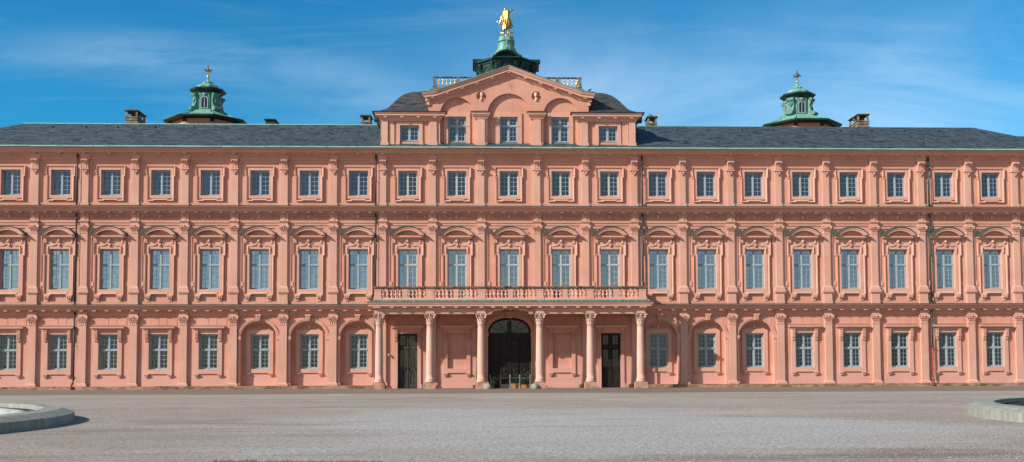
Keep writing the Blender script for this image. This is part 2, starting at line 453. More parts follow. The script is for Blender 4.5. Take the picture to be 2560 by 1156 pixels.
# ------------------------------------------------------------------ pilasters
def leaf(mb, x, y, z, dx, dy, w, h, curl):
    """one acanthus leaf leaning outwards along (dx,dy)"""
    px, py = -dy, dx; rows = []
    for t, ww, out in ((0,.85,.0),(.45,1.,.12),(.8,.95,.45),(1.,.55,1.),(.86,.25,1.25)):
        cx, cy, cz = x+dx*curl*out, y+dy*curl*out, z+h*t
        rows.append([(cx-px*w*ww/2, cy-py*w*ww/2, cz),(cx+dx*.025, cy+dy*.025, cz),(cx+px*w*ww/2, cy+py*w*ww/2, cz)])
    vs = [p for r in rows for p in r]
    mb.add(vs, [(3*i+j,3*i+j+1,3*i+j+4,3*i+j+3) for i in range(4) for j in range(2)])
def flat_capital(z0, z1, w, yf):
    """pilaster capital, front face at y = yf"""
    mb = MB(); h = z1-z0; a = w/2
    mb.box(-a-.03, a+.03, yf-.03, 0, z0, z0+.06)
    mb.taper(-a, a, yf, 0, z0+.06, -a-.05, a+.05, yf-.08, 0, z1-.12)
    for j in range(4): leaf(mb, -a+w*(j+.5)/4, yf-.005, z0+.06, 0, -1, w/4.3, h*.36, .09)
    for j in range(3): leaf(mb, -a+w*(j+.5)/3, yf-.03, z0+h*.33, 0, -1, w/3.4, h*.34, .12)
    for s in (-1,1):
        leaf(mb, s*a, yf/2, z0+.06, s, 0, .16, h*.4, .09)
        pts = []
        for j in range(12):      # volute spiral
            t = j/11; rr = .115*(1-t*.75); an = PI*.5+s*-1*t*PI*2.6
            pts.append((s*(a+.045)+rr*math.cos(an), yf-.09, z1-.21+rr*math.sin(an)))
        mb.tube(pts, .035, 5)
        mb.tube([(s*.06,yf-.06,z1-.30),(s*a*.55,yf-.09,z1-.15),(s*a,yf-.09,z1-.10)], .03, 5)
    n = 8; pts = []
    for j in range(n+1):
        t = -1+2*j/n; pts.append((t*(a+.14), yf-.12+.06*(1-t*t)))
    vs = [(x,y,z1-.1) for x, y in pts]+[(x,y,z1-.005) for x, y in pts]+[(pts[0][0],0,z1-.1),(pts[-1][0],0,z1-.1),(pts[0][0],0,z1-.005),(pts[-1][0],0,z1-.005)]
    m_ = n+1
    fs = [(j,j+1,m_+j+1,m_+j) for j in range(n)]+[tuple(range(m_))+(2*m_+1,2*m_), tuple(range(m_,2*m_))+(2*m_+3,2*m_+2),(0,m_,2*m_+2,2*m_),(m_-1,2*m_-1,2*m_+3,2*m_+1)]
    mb.add(vs, fs)
    mb.ell((0,yf-.13,z1-.07), (.07,.06,.075), 8, 5)
    return mb
def ring_base(mb, w, yf, z0, z1, e):
    """simple stepped base or cap of a flat pilaster"""
    a = w/2; h = z1-z0
    mb.box(-a-e, a+e, yf-e, 0, z0, z0+h*.42)
    mb.box(-a-e*.72, a+e*.72, yf-e*.72, 0, z0+h*.42, z0+h*.66)
    mb.taper(-a-e*.6, a+e*.6, yf-e*.6, 0, z0+h*.66, -a, a, yf, 0, z1)
W0, W1, W2 = .58, .54, .52
# ground floor
mb = MB(); mb.box(-W0/2, W0/2, -.2, 0, .52, 5.12); ring_base(mb, W0, -.2, .26, .52, .13)
p0 = mb.build('pilaster', M['trim'], palace)
c_ = flat_capital(5.11, 5.83, W0, -.2); c_.build('capital', M['trim'], p0)
mb = MB(); mb.box(-.36, .36, -.25, 0, 5.83, 6.08); mb.box(-.40, .40, -.29, 0, 6.08, 6.22); mb.build('entablature_block', M['trim'], p0)
# first floor
mb = MB(); mb.box(-W1/2, W1/2, -.2, 0, 8.24, 12.48); mb.box(-.56,.56,-.06,0,7.02,12.55); mb.box(-.78,.78,-.06,0,12.55,12.9)
for q in (-1,1): mb.box(*sorted((q*.56,q*.72)),-.06,0,8.25,8.6)
p1 = mb.build('pilaster', M['trim'], palace)
mb = MB(); mb.box(-.36,.36,-.28,0,6.72,7.0); mb.box(-.33,.33,-.25,0,7.0,7.62); mb.box(-.40,.40,-.31,0,7.62,7.70); mb.box(-.45,.45,-.36,0,7.70,7.83); mb.box(-.42,.42,-.33,0,7.83,7.93); mb.box(-.37,.37,-.29,0,7.93,8.08)
mb.taper(-.36,.36,-.28,0,8.08,-W1/2,W1/2,-.2,0,8.24); mb.build('pedestal', M['trim'], p1)
flat_capital(12.47, 13.13, W1, -.2).build('capital', M['trim'], p1)
mb = MB(); mb.box(-.31,.31,-.24,0,13.13,13.36); mb.box(-.37,.37,-.30,0,13.36,13.43); mb.box(-.41,.41,-.34,0,13.43,13.5); mb.box(-.32,.32,-.2,0,13.5,14.1)
mb.ell((0,-.2,13.82), (.14,.09,.19), 8, 6); mb.ell((-.12,-.2,13.7), (.1,.05,.07)); mb.ell((.12,-.2,13.7), (.1,.05,.07)); mb.box(-.09,.09,-.24,-.2,13.5,13.66)
mb.build('entablature_block', M['trim'], p1)
# second floor with scroll bracket
mb = MB(); mb.box(-.47,.47,-.06,0,14.94,18.19); mb.box(-W2/2, W2/2, -.18, 0, 14.94, 18.42); mb.box(-W2/2-.06, W2/2+.06, -.26, 0, 14.6, 14.94); mb.box(-.33,.33,-.22,0,18.42,18.84); mb.box(-.37,.37,-.27,0,18.62,18.84)
p2 = mb.build('pilaster', M['trim'], palace)
mb = MB()
def scroll_prof(z0, z1, y0, d):
    pts = [(y0,z0)]; h = z1-z0
    for t, o in ((0,.25),(.12,.33),(.3,.36),(.5,.46),(.68,.70),(.78,.95),(.88,1.06),(.96,.98),(1.,.7)): pts.append((y0-d*o, z0+h*t))
    pts.append((y0,z1)); return pts
for a, b, d in ((-.25,-.13,.30),(-.10,.10,.34),(.13,.25,.30)): mb.prism_yz(scroll_prof(17.72, 18.42, -.17, d), a, b)
mb.prism_yz(scroll_prof(17.70, 18.36, -.17, .26), -.22, .22)
for x_ in (-.19,.19): mb.lathe(0,0,[(.09,-.05),(.09,.05)],10,smooth=False); i0 = len(mb.v)-40; mb.xform(Matrix.Translation((x_,-.46,18.30)) @ Matrix.Rotation(PI/2,4,'Y'), i0)
mb.box(-.33,.33,-.36,0,17.62,17.70); mb.box(-.22,.22,-.30,0,17.52,17.62)
mb.taper(-.06,.06,-.24,-.1,17.30,-.2,.2,-.28,-.1,17.52); mb.ell((0,-.24,17.34),(.07,.06,.1)); mb.ell((-.11,-.25,17.46),(.07,.06,.09)); mb.ell((.11,-.25,17.46),(.07,.06,.09))
mb.build('scroll_bracket', M['trim'], p2)
first = True
for i in list(range(-12,0))+list(range(1,13)):
    for p in (p0, p1, p2):
        if first: p.location.x = pil_x(i)
        else: copy_tree(p, palace, pil_x(i))
    first = False

# ------------------------------------------------------------------ windows
def sash(z0, z1, hw, y, zt=None, rows=(5,), cols=2, st=.05, mull=.10, seed=0):
    """casement window in an opening: frame mesh and glass panes (bottom rows first)"""
    fr = MB(); gl = MB(); rnd = random.Random(int(z0*100)+int(hw*1000)+seed)
    o = .07
    fr.box(-hw, -hw+o, y, y+.09, z0, z1); fr.box(hw-o, hw, y, y+.09, z0, z1)
    fr.box(-hw+o, hw-o, y, y+.09, z0, z0+o*1.2); fr.box(-hw+o, hw-o, y, y+.09, z1-o, z1)
    fr.box(-hw+.01, hw-.01, y-.08, y, z0-.0, z0+.035)          # drip sill
    spans = [(z0+o*1.2, z1-o)] if zt is None else [(z0+o*1.2, zt-.05), (zt+.05, z1-o)]
    if zt is not None: fr.box(-hw+o, hw-o, y-.03, y+.09, zt-.05, zt+.05)
    for (a, b), n in zip(spans, rows):
        fr.box(-mull/2, mull/2, y-.015, y+.08, a, b)
        for s in (-1, 1):
            x0, x1 = (mull/2, hw-o) if s > 0 else (-hw+o, -mull/2)
            fr.box(x0, x0+st, y+.02, y+.07, a, b); fr.box(x1-st, x1, y+.02, y+.07, a, b)
            fr.box(x0+st, x1-st, y+.02, y+.07, a, a+st); fr.box(x0+st, x1-st, y+.02, y+.07, b-st, b)
            p, q, c, d = x0+st, x1-st, a+st, b-st
            for j in range(1, cols):
                xx = p+(q-p)*j/cols; fr.box(xx-.013, xx+.013, y+.03, y+.06, c, d)
            for j in range(1, n):
                zz = c+(d-c)*j/n; fr.box(p, q, y+.032, y+.058, zz-.013, zz+.013)
            for i in range(cols):
                for j in range(n):
                    u0, u1 = p+(q-p)*i/cols, p+(q-p)*(i+1)/cols; w0, w1 = c+(d-c)*j/n, c+(d-c)*(j+1)/n
                    t = [rnd.gauss(0,.0026 if z0 > 6 else .0007) for _ in range(3)]
                    gl.add([(u0,y+.045+t[0]-t[1],w0),(u1,y+.045+t[0]+t[1],w0),(u1,y+.045+t[2]+t[1],w1),(u0,y+.045+t[2]-t[1],w1)], [(0,1,2,3)])
    return fr, gl
def sheet(z0, z1, x0, x1, y, amp, per, seed=0):
    """hanging cloth"""
    r = random.Random(seed); n = max(2, int((x1-x0)/.03)); ph = r.uniform(0,6); vs = []
    for i in range(n+1):
        x = x0+(x1-x0)*i/n; yy = y+amp*math.sin(ph+x*per)+amp*.5*math.sin(ph*2+x*per*1.73)
        vs += [(x,yy,z0),(x,yy,z1)]
    return vs, [(2*i,2*i+2,2*i+3,2*i+1) for i in range(n)]
def eared(a, b, z0, z1, ze, foot=0.):
    """closed outline with ears at the top (half width b above ze) - anticlockwise"""
    f = .32
    return [(-a,z0),(-a+f,z0),(-a+f,z0+foot),(a-f,z0+foot),(a-f,z0),(a,z0),(a,ze),(b,ze),(b,z1),(-b,z1),(-b,ze),(-a,ze)] if foot else \
           [(-a,z0),(a,z0),(a,ze),(b,ze),(b,z1),(-b,z1),(-b,ze),(-a,ze)]
def flatframe(mb, hw, z0, z1, a, b0, b1, y):
    """flat surround: opening hw,z0..z1 - outer a,b0..b1"""
    mb.box(-a, -hw, y, 0, b0, b1); mb.box(hw, a, y, 0, b0, b1)
    mb.box(-hw, hw, y, 0, b0, z0); mb.box(-hw, hw, y, 0, z1, b1)
def fluted(mb, x, w, z0, z1, y0, d):
    """fluted console tapering down, with drops"""
    a = w/2; mb.prism_yz([(y0,z0+.16),(y0-d*.45,z0+.16),(y0-d*.6,z0+(z1-z0)*.5),(y0-d,z1-.12),(y0-d*1.05,z1),(y0,z1)], x-a, x+a)
    for j in range(3): mb.box(x-a+w*(j*.333+.05), x-a+w*(j*.333+.25), y0-d-.03, y0-d*.5, z0+.22, z1-.14)
    mb.box(x-a-.03, x+a+.03, y0-d-.05, y0, z1, z1+.09)
    mb.box(x-a-.02, x+a+.02, y0-d*.6, y0, z0+.10, z0+.17)
    for s in (-.07,.07): mb.ell((x+s,y0-d*.35,z0+.05), (.06,.06,.08), 8, 5)
def foot_bracket(mb, x, w, z0, z1, y0, d):
    a = w/2; h = z1-z0
    mb.box(x-a, x+a, y0-d, y0, z1-h*.3, z1); mb.box(x-a*.88, x+a*.88, y0-d*.8, y0, z1-h*.62, z1-h*.3); mb.box(x-a*.6, x+a*.6, y0-d*.55, y0, z0, z1-h*.62)
def win_tree(frame, glass, gm, fm, pieces):
    w = frame.build('window', fm, palace)
    glass.build('pane', gm, w, clean=False)
    for nm, mb_, mat in pieces: mb_.build(nm, mat, w)
    return w
def curtain_mb(z0, z1, hw, y, kind, seed):
    mb = MB(); r = random.Random(seed)
    if kind == 'blind':
        vs, fs = sheet(z0, z1-r.choice((0,0,0,.0)), -hw, hw, y, .012, 9, seed); mb.add(vs, fs, True)
    elif kind == 'drape':
        g = r.uniform(.06,.18)
        for s in (-1,1):
            a, b = sorted((s*g, s*hw)); vs, fs = sheet(z0, z1, a, b, y, .03, 26, seed+s); mb.add(vs, fs, True)
    return mb

# --- second floor
def make_w2(fm, cur, seed=0):
    fr, gl = sash(15.55, 17.6, OW, .22, None, (5,), seed=seed)
    su = MB(); flatframe(su, OW, 15.55, 17.6, .96, 15.31, 17.78, -.10)
    for s in (-1,1): su.box(*sorted((s*.96, s*1.06)), -.08, 0, 17.2, 17.86)
    su.box(-1.06,1.06,-.08,0,17.78,17.86)
    su.sweep_xz(eared(.94,1.03,15.20,17.82,17.18,.07), [(0,-.0),(0,-.11),(.035,-.13),(.05,-.17),(.11,-.19),(.11,0)])
    for s in (-1,1): su.ell((s*1.1,-.1,17.28),(.09,.1,.16),8,5)
    ps = [('surround', su, M['trim'])]
    if cur: ps.append(('curtain', curtain_mb(15.55,17.6,OW,.46,cur,5+seed), M['drape']))
    return win_tree(fr, gl, M['glass_upper'], fm, ps)
# --- first floor
def make_w1(fm, cur, low, seed=0, zc0=0.):
    z0 = 7.0 if low else 7.98
    fr, gl = sash(z0, 11.22, OW, .24, 9.96, (6 if low else 5,3), seed=seed)
    su = MB(); zb = 7.0 if low else 7.60
    su.box(-1.0,-OW,-.10,0,zb,11.42); su.box(OW,1.0,-.10,0,zb,11.42); su.box(-OW,OW,-.10,0,11.22,11.42)
    if not low: su.box(-OW,OW,-.10,0,zb,z0)
    su.box(-1.18,-1.0,-.08,0,10.8,11.66); su.box(1.0,1.18,-.08,0,10.8,11.66)
    su.box(-.92,.92,-.08,0,11.42,12.06)
    su.box(-1.18,-.92,-.075,0,11.42,11.66) ; su.box(.92,1.18,-.075,0,11.42,11.66)
    prof = [(0,-.0),(0,-.12),(.04,-.14),(.06,-.19),(.12,-.20),(.12,0)]
    path = [(-.92,12.05),(-.92,11.66),(-1.15,11.66),(-1.15,10.82),(-1.03,10.82),(-1.03,zb+.04)]
    if not low: path += [(-.72,zb+.04),(-.72,zb+.12),(.72,zb+.12),(.72,zb+.04)]
        # the moulding runs right round
    else:
        su.sweep_xz(path, prof, False); path = None
    if path:
        path += [(1.03,zb+.04),(1.03,10.82),(1.15,10.82),(1.15,11.66),(.92,11.66),(.92,12.05)]
        su.sweep_xz(path, prof, False)
    else:
        su.sweep_xz([(1.03,zb+.04),(1.03,10.82),(1.15,10.82),(1.15,11.66),(.92,11.66),(.92,12.05)], prof, False)
    if not low:
        for s in (-1,1):
            foot_bracket(su, s*.88, .44, 7.02, 7.55, 0, .24)
            for j in (-.13,0,.13): su.box(s*.88+j-.035, s*.88+j+.035, -.27, -.2, 7.24, 7.44)
    orn = MB()      # head, garlands and side scrolls
    orn.ell((0,-.16,11.86),(.105,.11,.15),10,7); orn.ell((0,-.15,11.97),(.16,.09,.085)); orn.ell((0,-.26,11.85),(.025,.04,.045)); orn.box(-.10,.10,-.20,-.08,11.52,11.68); orn.box(-.07,.07,-.22,-.08,11.44,11.52)
    for s in (-1,1):
        orn.ell((s*.125,-.14,11.83),(.045,.06,.12))
        orn.tube([(s*.12,-.11,11.66),(s*.30,-.12,11.55),(s*.50,-.12,11.475),(s*.70,-.11,11.475),(s*.84,-.10,11.47)], [.028,.04,.045,.04,.03], 7)
        orn.tube([(s*.86,-.11,11.46),(s*.885,-.11,11.3),(s*.875,-.11,11.1),(s*.87,-.10,10.86)], [.035,.05,.055,.02], 7)
        for j in range(5): orn.ell((s*(.875+.02*(j%2)),-.145,11.34-.11*j),(.035,.035,.045),7,5)
        orn.tube([(s*.2,-.10,11.8),(s*.34,-.10,11.84),(s*.4,-.10,11.76),(s*.34,-.10,11.70)], .022, 6)
        sp = []
        for j in range(14):
            t = j/13; an = t*PI*3.; rr = .095*(1-.72*t); sp.append((s*(1.20-rr*math.cos(an)), -.13, 11.86+rr*math.sin(an)))
        orn.tube(sp, .024, 5); orn.tube([(s*1.1,-.13,11.9),(s*1.0,-.13,11.99),(s*.93,-.12,12.0)], .035, 5); orn.ell((s*1.03,-.12,11.84),(.06,.05,.06))
    ped = MB()      # segmental pediment
    yb = -.6
    ped.sweep_plan([(-1.14,0),(-1.14,-.22),(1.14,-.22),(1.14,0)], [(-.2,12.05),(.03,12.05),(.05,12.12),(.17,12.16),(.17,12.27),(.21,12.32),(-.2,12.32)])
    def arc(rad, hw_, n=20):
        a = math.asin(min(1,hw_/rad)); return [(rad*math.sin(-a+2*a*i/n), rad*math.cos(-a+2*a*i/n)) for i in range(n+1)]
    RO = (1.33**2+.64**2)/(2*.64); zc = 12.97-RO
    def arcz(rad, hw_): return [(x_,zc+z_) for x_, z_ in arc(rad, hw_)]
    out = arcz(RO, 1.33)
    ped.band(arcz(RO+.0, 1.36), [(x_, max(12.325,z_)) for x_, z_ in arcz(RO-.12, 1.27)], yb+.02, 0)
    ped.band([(x_, max(12.33,z_)) for x_, z_ in arcz(RO-.118, 1.27)], [(x_, max(12.322,z_)) for x_, z_ in arcz(RO-.27, 1.06)], yb+.07, 0)
    ped.prism([(-1.02,12.31)]+[(1.02,12.31)]+[(x_, max(12.315,z_)) for x_, z_ in arcz(RO-.28, 1.02)][::-1][1:-1], -.1, 0)
    cop = MB(); cop.band(arcz(RO+.075, 1.40), arcz(RO+.004, 1.375), yb-.04, 0)
    ps = [('surround', su, M['trim']), ('relief', orn, M['trim']), ('pediment', ped, M['trim']), ('pediment_copper', cop, M['patina'])]
    if cur: ps.append(('curtain', curtain_mb(z0+zc0,11.22,OW,.46,cur,9+seed), M['blind']))
    return win_tree(fr, gl, M['glass'], fm, ps)
# --- ground floor with flat hood
def hood_surround(z0, door=False, y=-.10):
    su = MB(); hw = .79 if door else .76
    zb = 0.0 if door else 1.23
    su.box(-1.08,-hw,y,0,zb,4.80); su.box(hw,1.08,y,0,zb,4.80); su.box(-hw,hw,y,0,4.40,4.80)
    if not door:
        su.box(-hw,hw,y,0,zb,1.585)
        for s in (-1,1): foot_bracket(su, s*.92, .34, .96, zb, 0, .2)
    else:
        for s in (-1,1): su.box(*sorted((s*.80,s*1.16)), y-.06, 0, .0, .34)
    su.box(-.01,.01,y-.004,y,4.42,4.80)
    for s in (-1,1): fluted(su, s*.93, .26, 3.82, 4.68, y, .13)
    hd = MB(); hd.sweep_plan([(-1.13,0),(-1.13,y-.12),(1.13,y-.12),(1.13,0)], [(-.15,4.78),(.03,4.78),(.06,4.84),(.19,4.87),(.19,4.98),(.23,5.03),(-.15,5.06)])
    return su, hd
def make_w0(cm, seed, gm):
    fr, gl = sash(1.58, 4.41, .74, .17, 3.14, (4,3), mull=.12, st=.06)
    su, hd = hood_surround(1.58)
    ps = [('surround', su, M['trim']), ('hood', hd, M['trim'])]
    if cm: ps.append(('curtain', curtain_mb(1.6,4.41,.74,.40,'drape',seed), cm))
    return win_tree(fr, gl, gm, M['frame'], ps)
# --- arched niche window
def make_wn(cm, seed, gm):
    fr, gl = sash(1.60, 4.38, .74, .66, 3.14, (4,3), mull=.12, st=.06)
    su = MB(); n0 = 0
    flatframe(su, .75, 1.60, 4.38, 1.07, 1.28, 4.74, -.10)
    for s in (-1,1): foot_bracket(su, s*.9, .34, 1.02, 1.28, 0, .2)
    A = [(-.98+1.96*i/14, 4.92+.42*math.cos((-.98+1.96*i/14)/.98*1.25)-.42*math.cos(1.25)+.08) for i in range(15)]
    su.band([(x_,z_+.14) for x_, z_ in A], A, -.26, 0); su.band([(x_,z_+.17) for x_, z_ in A], [(x_,z_+.12) for x_, z_ in A], -.32, 0)
    su.xform(Matrix.Translation((0,.5,0)))
    rel = MB(); rel.ell((0,.45,4.97),(.13,.11,.17)); rel.box(-.9,.9,.455,.5,4.76,4.84)
    for s in (-1,1):
        rel.tube([(s*.14,.47,4.95),(s*.3,.45,5.05),(s*.5,.45,5.0),(s*.6,.45,4.9),(s*.5,.45,4.86),(s*.44,.46,4.93)], .035, 6)
        for j in range(4): rel.ell((s*(.22+.15*j),.46,4.88+.02*(j%2)),(.06,.05,.05),7,5)
    ar = MB(); P_ = arch_pts(0, ASP, AR, ART-ASP, 28)
    def off(d): return arch_pts(0, ASP, AR+d, ART-ASP+d, 28)
    ar.band(off(.20), off(.0), -.06, 0); ar.band(off(.23), off(.15), -.10, 0); ar.band(off(.10), off(.05), -.085, 0)
    for s in (-1,1):
        a, b = sorted((s*AR, s*(AR+.21))); ar.box(a, b, -.06, 0, .26, 3.95)
        a, b = sorted((s*(AR-.05), s*(AR+.24))); ar.box(a, b, -.12, .1, 3.95, 4.2); ar.box(a+.01, b-.01, -.09, .06, 3.90, 3.95)
        a, b = sorted((s*(AR-.04), s*(AR+.24))); ar.box(a, b, -.11, .0, .26, .46)
    ks = MB()
    ks.taper(-.13,.13,-.24,0,5.42,-.22,.22,-.30,0,5.92)
    for j in (-1,0,1): ks.taper(j*.085-.03,j*.085+.03,-.28,-.2,5.44,j*.13-.045,j*.13+.045,-.34,-.2,5.86)
    ks.box(-.25,.25,-.34,0,5.86,5.95)
    ps = [('surround', su, M['trim']), ('relief', rel, M['trim']), ('archivolt', ar, M['trim']), ('keystone', ks, M['trim'])]
    if cm: ps.append(('curtain', curtain_mb(1.62,4.36,.74,.90,'drape',seed), cm))
    return win_tree(fr, gl, gm, M['frame'], ps)

def place(protos, ks, pick):
    used = set()
    for k in ks:
        j = pick(k); w = protos[j]
        if j in used: copy_tree(w, palace, bay_x(k))
        else: w.location.x = bay_x(k); used.add(j)
place([make_w2(M['frame'], None, 1), make_w2(M['frame'], None, 2), make_w2(M['frame'], 'drape', 3), make_w2(M['frame_cream'], None, 4)], range(-11,12), lambda k: 3 if abs(k) < 3 else (2 if k in (-6,-4,5,9) else k % 2))
place([make_w1(M['frame_cream'], None, True, 1), make_w1(M['frame'], 'blind', False, 2), make_w1(M['frame'], 'blind', False, 3, .85), make_w1(M['frame'], 'drape', False, 4), make_w1(M['frame'], 'blind', False, 5, .12)],
      range(-11,12), lambda k: 0 if abs(k) < 3 else {-10:2,-9:3,-8:4,-6:4,6:4,8:3,9:2,10:3,11:4,-4:4}.get(k, 1))
ghood = [make_w0(M['curtain'], 3, M['glass_dark']), make_w0(M['curtain'], 8, M['glass_dark']), make_w0(M['drape'], 5, M['glass_low']), make_w0(None, 1, M['glass_dark'])]
place(ghood, [k for k in range(-11,12) if abs(k) >= 6], lambda k: (0 if k % 2 else 1) if k < 0 else (3 if k == 8 else 2))
place([make_wn(M['curtain'], 4, M['glass_dark']), make_wn(M['drape'], 6, M['glass_low'])], [k for k in range(-11,12) if abs(k) in NICHE], lambda k: 0 if k < 0 else 1)

# blind windows, side doors and the gate under the portico
su, hd = hood_surround(1.58)
bw = su.build('blind_window', M['stucco'], palace); hd.build('hood', M['trim'], bw)
bw.location.x = bay_x(-1); copy_tree(bw, palace, bay_x(1))
def make_door(mat, seed):
    d = MB(); y = .22; gl = MB(); fr = MB()
    d.box(-.80,.80,y+.02,y+.10,-.02,4.4)
    d.box(-.80,.80,y-.05,y+.02,3.20,3.34); d.box(-.045,.045,y-.06,y+.02,0,4.4)
    for s in (-1,1):
        d.box(*sorted((s*.70,s*.80)), y-.03, y+.02, 0, 4.4)
        a, b = sorted((s*.09,s*.70))
        for z0, z1 in ((.1,.28),(1.45,1.66),(3.10,3.20),(3.34,3.44),(4.28,4.4)): d.box(a, b, y-.02, y+.02, z0, z1)
        for xx in (s*.13, s*.66): d.box(xx-.05, xx+.05, y-.02, y+.02, .28, 4.28)
        pts = arch_pts(s*.395, 1.05, .19, .26, 12); d.band([(p+(p-s*.395)*.12,q+.03) for p, q in pts], pts, y-.015, y+.02)
        d.box(s*.395-.20,s*.395+.20,y-.012,y+.02,.42,.46)
        for z0, z1, n in ((1.70,3.06,4),(3.48,4.24,3)):
            p, q = sorted((s*.18,s*.61))
            gl.add([(p,y+.012,z0),(q,y+.012,z0),(q,y+.012,z1),(p,y+.012,z1)], [(0,1,2,3)])
            for j in range(n+1): zz = z0+(z1-z0)*j/n; fr.box(p, q, y-.008, y+.006, zz-.015, zz+.015)
            for j in range(3): xx = p+(q-p)*j/2; fr.box(xx-.015, xx+.015, y-.01, y+.006, z0, z1)
    d.box(-.14,-.09,y-.08,y-.02,1.9,2.0)
    o = d.build('door', mat, palace)
    gl.build('pane', M['glass_refl'], o, clean=False); fr.build('glazing_bars', mat, o)
    s_, h_ = hood_surround(0, True); s_.build('surround', M['stucco'], o); h_.build('hood', M['trim'], o)
    return o
def m_dark_glass():
    m, N, L, P = nt('dark_pane'); P.inputs['Base Color'].default_value = (.008,.012,.016,1); P.inputs['Roughness'].default_value = .06
    P.inputs['Specular IOR Level'].default_value = .6
    v = posnode(N, L); bump(N, L, P, noise_n(N, L, v, 1.5, 2, .5), .15, .02)
    return m
M['glass_refl'] = m_dark_glass()
dr = make_door(M['oak_grey'], 1); dr.location.x = bay_x(-2); dr['label'] = 'weathered grey brown double door'
d2 = make_door(M['oak'], 2); d2.location.x = bay_x(2); d2['label'] = 'near black double door'

g = MB(); y = .42; gl = MB()
gp = arch_pts(0, GSP, GR-.01, GT-GSP-.01, 28, 2.25)
def gate_band(o, i, y0, y1): g.band([(x_*(1-o/GR), GSP+(z_-GSP)*(1-o/1.22)) for x_, z_ in gp], [(x_*(1-i/GR), GSP+(z_-GSP)*(1-i/1.22)) for x_, z_ in gp], y0, y1)
g.prism([(-GR+.01,-.02),(GR-.01,-.02),(GR-.01,GSP)]+gp[::-1][1:-1]+[(-GR+.01,GSP)], y+.1, y+.16)
gate_band(.0, .17, y-.05, y+.1)
g.box(-GR+.01, GR-.01, y-.09, y+.1, 4.10, 4.22); g.box(-GR+.01, GR-.01, y-.06, y+.1, 4.22, 4.36); g.box(-GR+.01, GR-.01, y-.12, y+.1, 4.36, 4.46)
g.box(-.17, .17, y-.07, y+.1, 4.46, 5.56)
for s in (-1,1):
    g.box(*sorted((s*1.56,s*(GR-.01))), y-.05, y+.1, 0, 4.1)
    for a, b in ((.07,.76),(.86,1.55)):
        p, q = sorted((s*a,s*b))
        g.box(p, q, y+.02, y+.1, 0, 4.1)
        for z0, z1 in ((.12,.75),(.9,2.7),(2.85,3.9)):
            for t, yy in ((.0,y-.03),(.07,y-.01)):
                g.box(p+.05+t, p+.09+t, yy, y+.02, z0+t, z1-t); g.box(q-.09-t, q-.05-t, yy, y+.02, z0+t, z1-t)
                g.box(p+.09+t, q-.09-t, yy, y+.02, z0+t, z0+.04+t); g.box(p+.09+t, q-.09-t, yy, y+.02, z1-.04-t, z1-t)
        cx = (p+q)/2
        for rr in (.2,.11): 
            c1 = [(cx+rr*math.cos(t), 1.85+rr*math.sin(t)*1.1) for t in [2*PI*i/20 for i in range(20)]]; c2 = [(cx+(rr-.04)*math.cos(t), 1.85+(rr-.04)*math.sin(t)*1.1) for t in [2*PI*i/20 for i in range(20)]]
            g.band(c1, c2, y-.03, y+.02, True)
        g.ell((cx,y,1.85),(.05,.05,.05)); g.ell((cx,y,1.4),(.09,.04,.12)); g.ell((cx,y+.01,2.3),(.12,.04,.09)); g.ell((cx,y,3.38),(.1,.05,.12))
        g.tube([(cx-.16,y,1.52),(cx-.1,y-.01,1.40),(cx,y-.01,1.34),(cx+.1,y-.01,1.40),(cx+.16,y,1.52)], .02, 5)
g.box(-.07,.07,y-.06,y+.1,0,4.1)
g.ell((0,y-.1,1.2),(.05,.05,.05))
gate = g.build('gate', M['oak'], palace); gate['label'] = 'dark carved double gate under an arched fanlight'
fl = MB()
for s in (-1,1):
    pts = [(s*.17,4.46)]+[(x_*(1-.17/GR)*1., GSP+(z_-GSP)*(1-.17/1.22)) for x_, z_ in gp if (x_ < -.17 if s < 0 else x_ > .17)]
    zt = GSP+(GT-GSP)*.84
    pts = [p for p in pts] ; ext = [(s*.17, zt)]
    poly = ([pts[0]]+(pts[1:] if s < 0 else pts[1:][::-1])+ext); 
    if s > 0: poly = poly
    gl.add([(a, y+.06, b) for a, b in poly], [tuple(range(len(poly)))])
    for an in (28,58): 
        a = R(an); fl.tube([(s*.17,y+.04,4.47),(s*(.17+1.45*math.cos(a)),y+.04,4.47+1.0*math.sin(a))], .018, 5)
    fl.tube([(s*(.17+.75*math.cos(t)), y+.04, 4.47+.58*math.sin(t)) for t in [PI/2*i/8 for i in range(9)]], .015, 5)
gl.build('fanlight', M['glass_refl'], gate, clean=False); fl.build('glazing_bars', M['oak'], gate)
lm = MB(); lm.box(-.16,.0,y-.14,y-.08,5.36,5.46); lm.ell((.18,y-.1,5.5),(.05,.05,.05)); lm.build('porch_lamp', M['stone'], gate)
ar = MB()
def offg(d): return arch_pts(0, GSP, GR+d, GT-GSP+d, 28, 2.25)
ar.band(offg(.26), offg(0), -.07, 0); ar.band(offg(.30), offg(.2), -.12, 0); ar.band(offg(.12), offg(.07), -.09, 0)
for s in (-1,1):
    a, b = sorted((s*GR, s*(GR+.27))); ar.box(a, b, -.07, 0, 0, 4.2); 
    a, b = sorted((s*(GR-.05), s*(GR+.30))); ar.box(a, b, -.14, .05, 4.2, 4.46); ar.box(a+.03, b-.03, -.11, .05, 4.14, 4.2); ar.box(a, b, -.16, 0, 0, .5)
ar.build('archivolt', M['stucco'], gate)
ks = MB(); ks.taper(-.22,.22,-.26,0,5.62,-.36,.36,-.34,0,6.12)
for j in range(-2,3): ks.taper(j*.09-.03,j*.09+.03,-.30,-.2,5.66,j*.14-.045,j*.14+.045,-.38,-.2,6.06)
ks.box(-.40,.40,-.38,0,6.06,6.16); ks.build('keystone', M['trim'], gate)

